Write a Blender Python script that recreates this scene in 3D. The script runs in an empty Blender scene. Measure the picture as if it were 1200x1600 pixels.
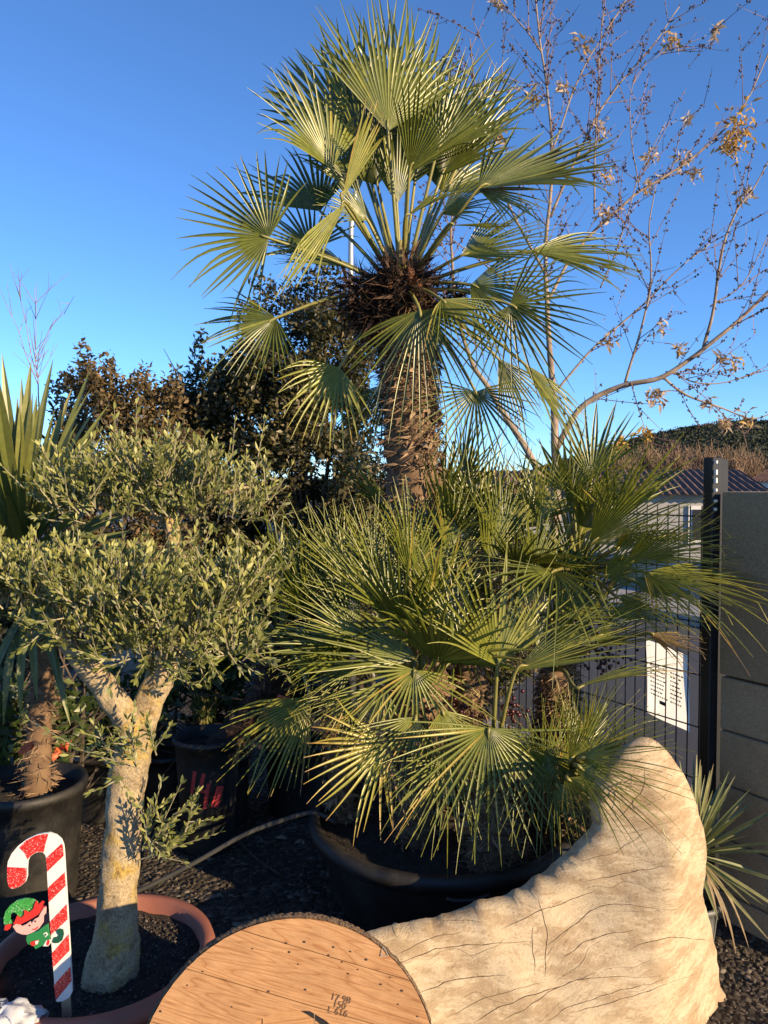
import bpy, bmesh, math, random
import numpy as np
from mathutils import Vector, Matrix, noise as mnoise
from mathutils.geometry import delaunay_2d_cdt

SC = bpy.context.scene
COL = SC.collection
R = math.radians
rng = np.random.default_rng(7)
random.seed(7)

# ------------------------------------------------------------------ camera, sky, sun, exposure
CAM_H = 1.6
FPX = 1200.0                       # focal length in photo pixels (photo 1200 x 1600)
PITCH = math.atan(43.0 / FPX)      # looking slightly down
cam_data = bpy.data.cameras.new('camera')
cam = bpy.data.objects.new('camera', cam_data)
COL.objects.link(cam)
cam.location = (0, 0, CAM_H)
cam.rotation_euler = (math.pi / 2 - PITCH, 0, 0)
cam_data.sensor_fit = 'VERTICAL'
cam_data.sensor_height = 24.0
cam_data.lens = 24.0 * FPX / 1600.0
cam_data.clip_start = 0.05
cam_data.clip_end = 3000
SC.camera = cam

SUN_AZ = R(129)                    # clockwise from +Y: behind the camera, to the right
SUN_EL = R(17.5)
world = bpy.data.worlds.new('World')
SC.world = world
world.use_nodes = True
wn = world.node_tree
for n in list(wn.nodes):
    wn.nodes.remove(n)
sky = wn.nodes.new('ShaderNodeTexSky')
sky.sky_type = 'NISHITA'
sky.sun_disc = False
sky.sun_elevation = SUN_EL
sky.sun_rotation = SUN_AZ
sky.altitude = 1800
sky.air_density = 1.0
sky.dust_density = 0.0
sky.ozone_density = 7.0
bg = wn.nodes.new('ShaderNodeBackground')
bg.inputs['Strength'].default_value = 0.132
wo = wn.nodes.new('ShaderNodeOutputWorld')
wn.links.new(sky.outputs[0], bg.inputs[0])
wn.links.new(bg.outputs[0], wo.inputs[0])

sun_data = bpy.data.lights.new('sun', 'SUN')
sun_data.energy = 5.0
sun_data.angle = R(0.5)
sun_data.color = (1.0, 0.76, 0.46)
sun = bpy.data.objects.new('sun', sun_data)
COL.objects.link(sun)
to_sun = Vector((math.sin(SUN_AZ) * math.cos(SUN_EL), math.cos(SUN_AZ) * math.cos(SUN_EL), math.sin(SUN_EL)))
sun.rotation_euler = (-to_sun).to_track_quat('-Z', 'Y').to_euler()
sun.location = to_sun * 20

SC.view_settings.view_transform = 'Standard'
SC.view_settings.look = 'None'
SC.view_settings.exposure = 0.90
SC.view_settings.gamma = 1.0
SC.view_settings.use_curve_mapping = False
SC.render.engine = 'CYCLES'
SC.cycles.max_bounces = 6
SC.cycles.transparent_max_bounces = 8

# ------------------------------------------------------------------ helpers
def at(px, py, D):
    """world point that stands at distance D (world Y) in the direction of photo pixel px, py"""
    x = (px - 600) / FPX
    y = -(py - 800) / FPX
    cp, sp = math.cos(PITCH), math.sin(PITCH)
    dy = cp + y * sp
    dz = -sp + y * cp
    s = D / dy
    return np.array([x * s, D, CAM_H + dz * s])

ORG = {}

def v3(p):
    return np.asarray(p, dtype=float)

def nrm(a):
    a = v3(a)
    l = np.linalg.norm(a)
    return a / l if l > 1e-9 else np.array([0, 0, 1.0])

def make_mesh(name, verts, faces, var=None, smooth=False):
    me = bpy.data.meshes.new(name)
    verts = np.asarray(verts, dtype=np.float32).reshape(-1, 3)
    if isinstance(faces, np.ndarray):
        k = faces.shape[1]
        me.vertices.add(len(verts))
        me.vertices.foreach_set('co', verts.ravel())
        me.loops.add(faces.size)
        me.loops.foreach_set('vertex_index', faces.astype(np.int32).ravel())
        me.polygons.add(len(faces))
        me.polygons.foreach_set('loop_start', np.arange(0, faces.size, k, dtype=np.int32))
        me.polygons.foreach_set('loop_total', np.full(len(faces), k, dtype=np.int32))
        me.update(calc_edges=True)
        me.validate()
    else:
        me.from_pydata([tuple(v) for v in verts.tolist()], [], faces)
        me.update()
    if var is not None:
        a = me.attributes.new('var', 'FLOAT', 'POINT')
        a.data.foreach_set('value', np.asarray(var, dtype=np.float32))
    if smooth:
        me.polygons.foreach_set('use_smooth', np.ones(len(me.polygons), dtype=bool))
    return me

def place(name, me, mat, parent=None, origin=(0, 0, 0), **props):
    o = bpy.data.objects.new(name, me)
    COL.objects.link(o)
    og = v3(origin)
    ORG[o.name] = og
    if parent is not None:
        o.parent = parent
        o.location = og - ORG[parent.name]
    else:
        o.location = og
    if mat is not None and me is not None:
        if len(me.materials) == 0:
            me.materials.append(mat)
    for k, v in props.items():
        o[k] = v
    return o

def add(name, verts, faces, mat, parent=None, origin=None, var=None, smooth=False, **props):
    """mesh object from world coordinates"""
    verts = np.asarray(verts, dtype=float).reshape(-1, 3)
    if origin is None:
        if parent is not None:
            origin = ORG[parent.name]
        else:
            origin = np.array([verts[:, 0].mean(), verts[:, 1].mean(), verts[:, 2].min()])
    origin = v3(origin)
    return place(name, make_mesh(name, verts - origin, faces, var, smooth), mat, parent, origin, **props)

def thing(name, label, cat, loc, group=None):
    o = bpy.data.objects.new(name, None)
    o.empty_display_size = 0.1
    COL.objects.link(o)
    o.location = loc
    ORG[o.name] = v3(loc)
    o['label'] = label
    o['category'] = cat
    if group:
        o['group'] = group
    return o

def tag(o, label, cat, group=None):
    o['label'] = label
    o['category'] = cat
    if group:
        o['group'] = group
    return o

class MB:
    def __init__(self):
        self.v = []; self.f = []; self.n = 0; self.a = []
    def put(self, verts, faces, var=0.5):
        verts = np.asarray(verts, dtype=float).reshape(-1, 3)
        off = self.n
        self.v.append(verts)
        self.f.extend([tuple(int(i) + off for i in f) for f in faces])
        if np.isscalar(var):
            self.a.append(np.full(len(verts), var))
        else:
            self.a.append(np.asarray(var, dtype=float))
        self.n += len(verts)
    def tube(self, pts, radii, sides=6, var=0.5, cap=True):
        self.put(*tube(pts, radii, sides, cap), var)
    def box(self, c, s, rz=0, var=0.5):
        c = v3(c); hx, hy, hz = s[0] / 2, s[1] / 2, s[2] / 2
        vs = []
        cz, sz = math.cos(rz), math.sin(rz)
        for z in (-hz, hz):
            for (x, y) in ((-hx, -hy), (hx, -hy), (hx, hy), (-hx, hy)):
                vs.append(c + np.array([x * cz - y * sz, x * sz + y * cz, z]))
        self.put(vs, [(3, 2, 1, 0), (4, 5, 6, 7), (0, 1, 5, 4), (1, 2, 6, 5), (2, 3, 7, 6), (3, 0, 4, 7)], var)
    def build(self, name, mat, parent=None, origin=None, smooth=False, **props):
        return add(name, np.concatenate(self.v), self.f, mat, parent, origin, np.concatenate(self.a), smooth, **props)

def tube(pts, radii, sides=6, cap=True):
    pts = np.asarray(pts, dtype=float)
    n = len(pts)
    if np.isscalar(radii):
        radii = np.full(n, radii)
    t = np.gradient(pts, axis=0)
    t /= np.linalg.norm(t, axis=1)[:, None] + 1e-12
    ref = np.array([0, 0, 1.0]) if abs(t[0][2]) < 0.9 else np.array([1.0, 0, 0])
    u = nrm(np.cross(t[0], ref))
    verts = []
    ang = np.arange(sides) * 2 * math.pi / sides
    for i in range(n):
        u = u - t[i] * np.dot(u, t[i])
        u = nrm(u)
        w = np.cross(t[i], u)
        verts.append(pts[i] + radii[i] * (np.cos(ang)[:, None] * u + np.sin(ang)[:, None] * w))
    verts = np.concatenate(verts)
    faces = []
    for i in range(n - 1):
        for k in range(sides):
            k2 = (k + 1) % sides
            faces.append((i * sides + k, i * sides + k2, (i + 1) * sides + k2, (i + 1) * sides + k))
    if cap:
        faces.append(tuple(range(sides - 1, -1, -1)))
        faces.append(tuple((n - 1) * sides + k for k in range(sides)))
    return verts, faces

def smooth_path(ctrl, n=24):
    """Catmull-Rom through control points (any dimension)"""
    c = np.asarray(ctrl, dtype=float)
    c = np.vstack([2 * c[0] - c[1], c, 2 * c[-1] - c[-2]])
    m = len(c) - 3
    out = []
    for j in range(n):
        s = j / (n - 1) * m
        i = min(int(s), m - 1)
        t = s - i
        p0, p1, p2, p3 = c[i], c[i + 1], c[i + 2], c[i + 3]
        out.append(0.5 * (2 * p1 + (p2 - p0) * t + (2 * p0 - 5 * p1 + 4 * p2 - p3) * t * t + (3 * p1 - p0 - 3 * p2 + p3) * t ** 3))
    return np.array(out)

def lathe(profile, center, sides=40, wob=0.0, squash=1.0):
    """profile: list of (radius, z) from bottom outside round to inside"""
    cx, cy, cz = center
    vs, fs = [], []
    n = len(profile)
    for (r, z) in profile:
        for k in range(sides):
            a = 2 * math.pi * k / sides
            rr = r * (1 + wob * math.sin(2 * a + 0.7))
            vs.append((cx + rr * math.cos(a), cy + rr * math.sin(a) * squash, cz + z))
    for i in range(n - 1):
        for k in range(sides):
            k2 = (k + 1) % sides
            fs.append((i * sides + k, i * sides + k2, (i + 1) * sides + k2, (i + 1) * sides + k))
    return np.array(vs), fs

def leaf_cloud(P, Dr, N, L, W, var, bend=0.12):
    """vectorised leaves: base points P, unit directions Dr, normals N, lengths L, widths W -> verts, tris, var"""
    P = np.asarray(P); Dr = np.asarray(Dr); N = np.asarray(N)
    S = np.cross(Dr, N)
    S /= np.linalg.norm(S, axis=1)[:, None] + 1e-9
    N2 = np.cross(S, Dr)
    L = np.asarray(L)[:, None]; W = np.asarray(W)[:, None]
    b = P
    l = P + Dr * L * 0.45 + S * W * 0.5 + N2 * W * 0.12
    r = P + Dr * L * 0.45 - S * W * 0.5 + N2 * W * 0.12
    m = P + Dr * L * 0.5 - N2 * W * 0.05
    t = P + Dr * L - N2 * L * bend
    n = len(P)
    verts = np.stack([b, l, m, r, t], axis=1).reshape(-1, 3)
    base = np.arange(n)[:, None] * 5
    tris = np.concatenate([base + np.array([[0, 2, 1]]), base + np.array([[0, 3, 2]]), base + np.array([[1, 2, 4]]), base + np.array([[2, 3, 4]])], axis=0)
    return verts, tris, np.repeat(np.asarray(var), 5)

def oval_cloud(P, Dr, N, L, W, var, bend=0.1):
    P = np.asarray(P); Dr = np.asarray(Dr); N = np.asarray(N)
    S = np.cross(Dr, N)
    S /= np.linalg.norm(S, axis=1)[:, None] + 1e-9
    N2 = np.cross(S, Dr)
    L = np.asarray(L)[:, None]; W = np.asarray(W)[:, None]
    rows = [P]
    for t, w in ((0.22, 0.72), (0.5, 1.0), (0.78, 0.72)):
        c = P + Dr * L * t - N2 * L * bend * t * t
        rows += [c + S * W * 0.5 * w + N2 * W * 0.10 * w, c - S * W * 0.5 * w + N2 * W * 0.10 * w]
    rows.append(P + Dr * L - N2 * L * bend)
    n = len(P)
    verts = np.stack(rows, axis=1).reshape(-1, 3)
    base = np.arange(n)[:, None] * 8
    tris = np.concatenate([base + np.array([t]) for t in ([0, 2, 1], [1, 2, 4], [1, 4, 3], [3, 4, 6], [3, 6, 5], [5, 6, 7])], axis=0)
    return verts, tris, np.repeat(np.asarray(var), 8)

def rand_dirs(n, g=rng):
    a = g.normal(size=(n, 3))
    return a / np.linalg.norm(a, axis=1)[:, None]

def prism(poly, thick, M):
    """2-D outline (metres, x right, z up) extruded in -y (towards viewer) by thick; M maps local (x,y,z) to world"""
    n = len(poly)
    front = [(x, -thick, z) for x, z in poly]
    back = [(x, 0.0, z) for x, z in poly]
    vs = [M @ Vector(p) for p in front + back]
    area = sum(poly[i][0] * poly[(i + 1) % n][1] - poly[(i + 1) % n][0] * poly[i][1] for i in range(n))
    fs = []
    f = list(range(n))
    if area < 0:
        f = f[::-1]
    fs.append(tuple(f))
    fs.append(tuple(n + i for i in f[::-1]))
    for i in range(n):
        j = (i + 1) % n
        if area > 0:
            fs.append((i, n + i, n + j, j))
        else:
            fs.append((j, n + j, n + i, i))
    return np.array([tuple(v) for v in vs]), fs

# ------------------------------------------------------------------ materials
def nodes_of(name):
    m = bpy.data.materials.new(name)
    m.use_nodes = True
    t = m.node_tree
    b = t.nodes['Principled BSDF']
    return m, t, b

def L_(t, a, b):
    t.links.new(a, b)

def ramp(t, stops, fac=None):
    r = t.nodes.new('ShaderNodeValToRGB')
    e = r.color_ramp.elements
    while len(e) > 1:
        e.remove(e[-1])
    e[0].position = stops[0][0]
    e[0].color = (*stops[0][1], 1)
    for p, c in stops[1:]:
        k = e.new(p)
        k.color = (*c, 1)
    if fac is not None:
        L_(t, fac, r.inputs[0])
    return r

def coords(t, scale=(1, 1, 1), rot=(0, 0, 0), loc=(0, 0, 0)):
    c = t.nodes.new('ShaderNodeTexCoord')
    mp = t.nodes.new('ShaderNodeMapping')
    mp.inputs['Scale'].default_value = scale
    mp.inputs['Rotation'].default_value = rot
    mp.inputs['Location'].default_value = loc
    L_(t, c.outputs['Object'], mp.inputs[0])
    return mp.outputs[0]

def noise_tex(t, vec, scale, detail=5, rough=0.55, dist=0.0):
    n = t.nodes.new('ShaderNodeTexNoise')
    n.inputs['Scale'].default_value = scale
    n.inputs['Detail'].default_value = detail
    n.inputs['Roughness'].default_value = rough
    n.inputs['Distortion'].default_value = dist
    L_(t, vec, n.inputs['Vector'])
    return n.outputs[0]

def bump(t, b, h, strength=0.4, dist=0.01):
    k = t.nodes.new('ShaderNodeBump')
    k.inputs['Strength'].default_value = strength
    k.inputs['Distance'].default_value = dist
    L_(t, h, k.inputs['Height'])
    L_(t, k.outputs[0], b.inputs['Normal'])
    return k

def mixc(t, fac, a, b, mode='MIX'):
    m = t.nodes.new('ShaderNodeMix')
    m.data_type = 'RGBA'
    m.blend_type = mode
    for s, v in ((0, fac), (6, a), (7, b)):
        if hasattr(v, 'is_output') or hasattr(v, 'links'):
            L_(t, v, m.inputs[s])
        else:
            m.inputs[s].default_value = v if s == 0 else (*v, 1)
    return m.outputs[2]

def simple(name, c1, c2=None, scale=20, rough=0.7, bstr=0.3, bdist=0.004, metal=0.0, detail=6, spec=0.5, stretch=(1, 1, 1)):
    m, t, b = nodes_of(name)
    c2 = c2 or tuple(x * 0.6 for x in c1)
    vec = coords(t, stretch)
    n = noise_tex(t, vec, scale, detail)
    r = ramp(t, [(0.3, c2), (0.7, c1)], n)
    L_(t, r.outputs[0], b.inputs['Base Color'])
    b.inputs['Roughness'].default_value = rough
    b.inputs['Metallic'].default_value = metal
    b.inputs['Specular IOR Level'].default_value = spec
    if bstr:
        bump(t, b, noise_tex(t, vec, scale * 3, 4), bstr, bdist)
    return m

def leaf_mat(name, stops, rough=0.5, trans=0.25, tcol=(0.25, 0.3, 0.04), spec=0.5):
    """leaf colour from the per-leaf attribute, some light through the blade"""
    m, t, b = nodes_of(name)
    a = t.nodes.new('ShaderNodeAttribute')
    a.attribute_name = 'var'
    r = ramp(t, stops, a.outputs['Fac'])
    n = noise_tex(t, coords(t), 40, 3)
    r2 = ramp(t, [(0.25, (0.72, 0.72, 0.72)), (0.75, (1.1, 1.1, 1.1))], n)
    c = mixc(t, 1.0, r.outputs[0], r2.outputs[0], 'MULTIPLY')
    L_(t, c, b.inputs['Base Color'])
    b.inputs['Roughness'].default_value = rough
    b.inputs['Specular IOR Level'].default_value = spec
    tr = t.nodes.new('ShaderNodeBsdfTranslucent')
    tc = mixc(t, 0.5, c, tcol)
    L_(t, tc, tr.inputs[0])
    mx = t.nodes.new('ShaderNodeMixShader')
    mx.inputs[0].default_value = trans
    L_(t, b.outputs[0], mx.inputs[1])
    L_(t, tr.outputs[0], mx.inputs[2])
    L_(t, mx.outputs[0], t.nodes['Material Output'].inputs[0])
    return m

def attr_mat(name, stops, rough=0.85, spec=0.25):
    m, t, b = nodes_of(name)
    a = t.nodes.new('ShaderNodeAttribute')
    a.attribute_name = 'var'
    r = ramp(t, stops, a.outputs['Fac'])
    L_(t, r.outputs[0], b.inputs['Base Color'])
    b.inputs['Roughness'].default_value = rough
    b.inputs['Specular IOR Level'].default_value = spec
    return m

M = {}
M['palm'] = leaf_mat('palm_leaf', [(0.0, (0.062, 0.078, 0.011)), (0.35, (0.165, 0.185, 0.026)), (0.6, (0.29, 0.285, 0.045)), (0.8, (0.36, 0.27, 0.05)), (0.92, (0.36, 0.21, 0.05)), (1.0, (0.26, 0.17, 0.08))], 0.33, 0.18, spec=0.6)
M['petiole'] = leaf_mat('palm_petiole', [(0.0, (0.13, 0.15, 0.04)), (1.0, (0.34, 0.28, 0.08))], 0.45, 0.0)
M['fibre'] = attr_mat('palm_fibre', [(0.0, (0.045, 0.028, 0.017)), (0.5, (0.17, 0.105, 0.06)), (1.0, (0.36, 0.25, 0.15))])
M['nest'] = attr_mat('palm_nest', [(0.0, (0.018, 0.011, 0.009)), (0.6, (0.06, 0.035, 0.025)), (1.0, (0.17, 0.10, 0.06))])
M['sheath'] = simple('palm_sheath', (0.42, 0.16, 0.06), (0.2, 0.07, 0.03), 30)
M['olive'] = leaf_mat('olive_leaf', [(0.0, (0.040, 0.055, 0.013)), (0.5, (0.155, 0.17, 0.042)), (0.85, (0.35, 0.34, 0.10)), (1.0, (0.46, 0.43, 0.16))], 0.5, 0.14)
M['twig'] = simple('olive_twig', (0.34, 0.30, 0.18), (0.2, 0.17, 0.1), 40)
M['hedge'] = leaf_mat('hedge_leaf', [(0.0, (0.022, 0.024, 0.008)), (0.5, (0.072, 0.064, 0.022)), (0.85, (0.15, 0.11, 0.045)), (1.0, (0.27, 0.22, 0.12))], 0.45, 0.1)
M['hedge_brown'] = leaf_mat('hedge_leaf_brown', [(0.0, (0.045, 0.040, 0.014)), (0.5, (0.115, 0.080, 0.034)), (1.0, (0.24, 0.145, 0.06))], 0.6, 0.1)
M['shrub'] = leaf_mat('shrub_leaf', [(0.0, (0.03, 0.05, 0.012)), (0.6, (0.07, 0.10, 0.025)), (1.0, (0.16, 0.17, 0.05))], 0.4, 0.15)
M['bark_dark'] = simple('dark_bark', (0.10, 0.075, 0.055), (0.04, 0.03, 0.022), 18, 0.9, 0.6, 0.01)
M['bark_bare'] = simple('bare_tree_bark', (0.36, 0.28, 0.22), (0.17, 0.12, 0.09), 14, 0.85, 0.4, 0.006)
M['twig_bare'] = simple('bare_twig', (0.30, 0.19, 0.16), (0.15, 0.09, 0.075), 14, 0.7, 0)
M['bud'] = simple('bud', (0.10, 0.055, 0.045), (0.05, 0.028, 0.022), 60, 0.6, 0)
M['dry_leaf'] = leaf_mat('dry_leaf', [(0.0, (0.42, 0.20, 0.02)), (0.3, (0.55, 0.34, 0.04)), (0.6, (0.50, 0.34, 0.19)), (1.0, (0.55, 0.45, 0.36))], 0.7, 0.3, (0.6, 0.45, 0.2))
M['sword'] = leaf_mat('sword_leaf', [(0.0, (0.06, 0.075, 0.02)), (0.5, (0.135, 0.15, 0.034)), (0.8, (0.22, 0.215, 0.05)), (1.0, (0.36, 0.25, 0.14))], 0.4, 0.1)
M['blue_sword'] = leaf_mat('grey_green_sword_leaf', [(0.0, (0.10, 0.13, 0.05)), (0.6, (0.19, 0.21, 0.09)), (0.85, (0.26, 0.24, 0.11)), (1.0, (0.27, 0.19, 0.11))], 0.5, 0.1)
M['plastic'] = simple('black_pot_plastic', (0.014, 0.0135, 0.013), (0.008, 0.008, 0.008), 8, 0.5, 0.15, 0.003)
def dusty_plastic():
    m, t, b = nodes_of('dusty_black_plastic')
    n1 = noise_tex(t, coords(t), 5, 8, 0.7)
    n2 = noise_tex(t, coords(t, (1, 1, 0.25)), 60, 5, 0.7)
    c1 = ramp(t, [(0.45, (0.011, 0.0105, 0.010)), (0.75, (0.032, 0.027, 0.021))], n1)
    c2 = ramp(t, [(0.55, (0, 0, 0)), (0.75, (0.02, 0.017, 0.014))], n2)
    L_(t, mixc(t, 1.0, c1.outputs[0], c2.outputs[0], 'ADD'), b.inputs['Base Color'])
    r = ramp(t, [(0.4, (0.42, 0.42, 0.42)), (0.7, (0.8, 0.8, 0.8))], n1)
    L_(t, r.outputs[0], b.inputs['Roughness'])
    bump(t, b, n2, 0.2, 0.002)
    return m
M['plastic'] = dusty_plastic()
M['soil'] = simple('dark_soil', (0.055, 0.040, 0.028), (0.018, 0.013, 0.010), 40, 0.95, 1.0, 0.03)
M['steel'] = simple('galvanised_steel', (0.45, 0.45, 0.44), (0.36, 0.36, 0.35), 10, 0.5, 0.05, 0.001, 0.6)
M['black_metal'] = simple('black_coated_metal', (0.014, 0.014, 0.015), (0.008, 0.008, 0.009), 20, 0.5, 0.1, 0.001)
M['grey_plastic'] = simple('grey_pot_plastic', (0.15, 0.15, 0.145), (0.09, 0.09, 0.085), 12, 0.5, 0.2, 0.003)
M['berry'] = simple('dark_red_berry', (0.075, 0.016, 0.016), (0.03, 0.008, 0.008), 60, 0.3, 0)
M['orange'] = simple('orange_plastic', (0.75, 0.15, 0.05), (0.6, 0.10, 0.035), 12, 0.5, 0.1, 0.001)
M['red_paint'] = simple('red_spray_paint', (0.62, 0.06, 0.05), (0.45, 0.035, 0.035), 40, 0.6, 0.2, 0.001)
M['hose'] = simple('grey_hose', (0.06, 0.06, 0.055), (0.03, 0.03, 0.028), 12, 0.6, 0.2, 0.002)
M['white'] = simple('white_board', (0.72, 0.71, 0.68), (0.65, 0.64, 0.61), 12, 0.55, 0.1, 0.0006)

def glitter(name, c):
    m, t, b = nodes_of(name)
    vec = coords(t)
    vo = t.nodes.new('ShaderNodeTexVoronoi')
    vo.inputs['Scale'].default_value = 520
    L_(t, vec, vo.inputs['Vector'])
    sep = t.nodes.new('ShaderNodeSeparateColor')
    L_(t, vo.outputs['Color'], sep.inputs[0])
    r = ramp(t, [(0.0, tuple(x * 0.55 for x in c)), (0.6, c), (0.9, tuple(min(1, x * 1.15 + 0.03) for x in c)), (0.96, tuple(min(1, 0.45 + x * 0.55) for x in c))], sep.outputs[0])  # last stop paints pale glints for the sparkle
    L_(t, r.outputs[0], b.inputs['Base Color'])
    b.inputs['Roughness'].default_value = 0.35
    b.inputs['Specular IOR Level'].default_value = 0.7
    bump(t, b, sep.outputs[1], 0.8, 0.0012)
    return m
M['glit_red'] = glitter('red_glitter', (0.70, 0.025, 0.02))
M['glit_green'] = glitter('green_glitter', (0.04, 0.33, 0.05))

def flatc(name, c, rough=0.5):
    return simple(name, c, tuple(x * 0.9 for x in c), 30, rough, 0)
M['skin_pink'] = flatc('pink_print', (0.72, 0.40, 0.36))
M['el_green'] = flatc('green_print', (0.02, 0.20, 0.06))
M['el_dark'] = flatc('dark_green_print', (0.008, 0.075, 0.045))
M['el_red'] = flatc('red_print', (0.55, 0.03, 0.025))
M['el_black'] = flatc('black_print', (0.01, 0.01, 0.01))
M['stake'] = simple('raw_stake_wood', (0.42, 0.31, 0.20), (0.3, 0.21, 0.13), 14, 0.85, 0.3, 0.002, stretch=(6, 6, 0.6))

# ground: dark gravelly soil
def ground_mat():
    m, t, b = nodes_of('ground_soil')
    vec = coords(t)
    v1 = t.nodes.new('ShaderNodeTexVoronoi')
    v1.inputs['Scale'].default_value = 45
    L_(t, vec, v1.inputs['Vector'])
    big = noise_tex(t, vec, 3.0, 6, 0.65)
    sep = t.nodes.new('ShaderNodeSeparateColor')
    L_(t, v1.outputs['Color'], sep.inputs[0])
    c1 = ramp(t, [(0.0, (0.018, 0.014, 0.011)), (0.6, (0.06, 0.046, 0.035)), (0.92, (0.13, 0.11, 0.09)), (1.0, (0.24, 0.21, 0.18))], sep.outputs[0])
    c2 = ramp(t, [(0.35, (0.45, 0.40, 0.36)), (0.7, (1.15, 1.1, 1.0))], big)
    L_(t, mixc(t, 1.0, c1.outputs[0], c2.outputs[0], 'MULTIPLY'), b.inputs['Base Color'])
    b.inputs['Roughness'].default_value = 0.95
    inv = t.nodes.new('ShaderNodeMath'); inv.operation = 'SUBTRACT'
    inv.inputs[0].default_value = 1.0
    L_(t, v1.outputs['Distance'], inv.inputs[1])
    bump(t, b, inv.outputs[0], 0.9, 0.02)
    return m
M['ground'] = ground_mat()
M['pebble'] = attr_mat('pebble', [(0.0, (0.035, 0.028, 0.022)), (0.6, (0.10, 0.08, 0.065)), (0.9, (0.19, 0.165, 0.14)), (1.0, (0.32, 0.29, 0.26))], 0.9)
M['asphalt'] = simple('asphalt', (0.055, 0.056, 0.06), (0.038, 0.039, 0.042), 60, 0.9, 0.4, 0.004)
M['concrete'] = simple('pale_concrete', (0.34, 0.33, 0.31), (0.24, 0.23, 0.215), 6, 0.9, 0.3, 0.004)
M['render_wall'] = simple('grey_house_render', (0.36, 0.35, 0.34), (0.29, 0.285, 0.28), 3, 0.9, 0.3, 0.004)
M['roof'] = simple('clay_tile', (0.13, 0.065, 0.042), (0.06, 0.034, 0.025), 8, 0.85, 0.3, 0.01)
M['hill'] = simple('hill_scrub', (0.05, 0.055, 0.025), (0.02, 0.026, 0.012), 0.12, 0.95, 0)
M['far_tree'] = leaf_mat('far_tree_leaf', [(0.0, (0.014, 0.022, 0.010)), (0.6, (0.032, 0.042, 0.018)), (1.0, (0.07, 0.075, 0.035))], 0.8, 0.0)
M['tan_twig'] = attr_mat('tan_bare_twigs', [(0.0, (0.13, 0.085, 0.055)), (1.0, (0.30, 0.20, 0.13))])

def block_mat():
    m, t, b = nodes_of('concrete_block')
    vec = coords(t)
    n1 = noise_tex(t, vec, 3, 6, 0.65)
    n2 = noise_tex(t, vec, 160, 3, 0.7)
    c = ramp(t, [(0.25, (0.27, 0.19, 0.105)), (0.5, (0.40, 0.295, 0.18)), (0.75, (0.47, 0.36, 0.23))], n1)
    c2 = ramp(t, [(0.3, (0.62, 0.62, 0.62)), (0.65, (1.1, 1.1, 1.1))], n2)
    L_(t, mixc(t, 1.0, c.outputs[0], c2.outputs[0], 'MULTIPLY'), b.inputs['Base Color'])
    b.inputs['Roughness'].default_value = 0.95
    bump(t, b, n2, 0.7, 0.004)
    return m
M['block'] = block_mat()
M['mortar'] = simple('mortar', (0.20, 0.18, 0.155), (0.13, 0.115, 0.1), 40, 0.95, 0.5, 0.004)
M['upper_render'] = simple('rough_grey_render', (0.40, 0.30, 0.18), (0.24, 0.17, 0.10), 150, 0.95, 0.7, 0.004)

def terracotta():
    m, t, b = nodes_of('terracotta_plastic')
    n = noise_tex(t, coords(t), 6, 6)
    c = ramp(t, [(0.3, (0.22, 0.075, 0.05)), (0.7, (0.34, 0.13, 0.085))], n)
    L_(t, c.outputs[0], b.inputs['Base Color'])
    b.inputs['Roughness'].default_value = 0.7
    bump(t, b, noise_tex(t, coords(t), 90, 3), 0.2, 0.002)
    return m
M['terra'] = terracotta()

def olive_bark():
    m, t, b = nodes_of('olive_bark')
    vec = coords(t)
    n1 = noise_tex(t, vec, 7, 6, 0.6)
    n2 = noise_tex(t, vec, 130, 5, 0.75)
    n3 = noise_tex(t, coords(t, loc=(3, 1, 7)), 9, 5, 0.7)
    base = ramp(t, [(0.25, (0.27, 0.205, 0.125)), (0.55, (0.46, 0.37, 0.235)), (0.8, (0.56, 0.47, 0.32))], n1)
    och = ramp(t, [(0.52, (0, 0, 0)), (0.66, (1, 1, 1))], n3)
    c = mixc(t, och.outputs[0], base.outputs[0], (0.50, 0.35, 0.08))
    spk = ramp(t, [(0.30, (0.30, 0.25, 0.2)), (0.60, (1.08, 1.05, 1.0))], n2)
    n4 = noise_tex(t, coords(t, loc=(1, 8, 2)), 22, 6, 0.75)
    dk = ramp(t, [(0.34, (0.42, 0.36, 0.3)), (0.48, (1, 1, 1))], n4)
    c = mixc(t, 0.85, c, spk.outputs[0], 'MULTIPLY')
    L_(t, mixc(t, 0.85, c, dk.outputs[0], 'MULTIPLY'), b.inputs['Base Color'])
    b.inputs['Roughness'].default_value = 0.9
    bump(t, b, n2, 0.8, 0.006)
    return m
M['olive_bark'] = olive_bark()

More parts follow.
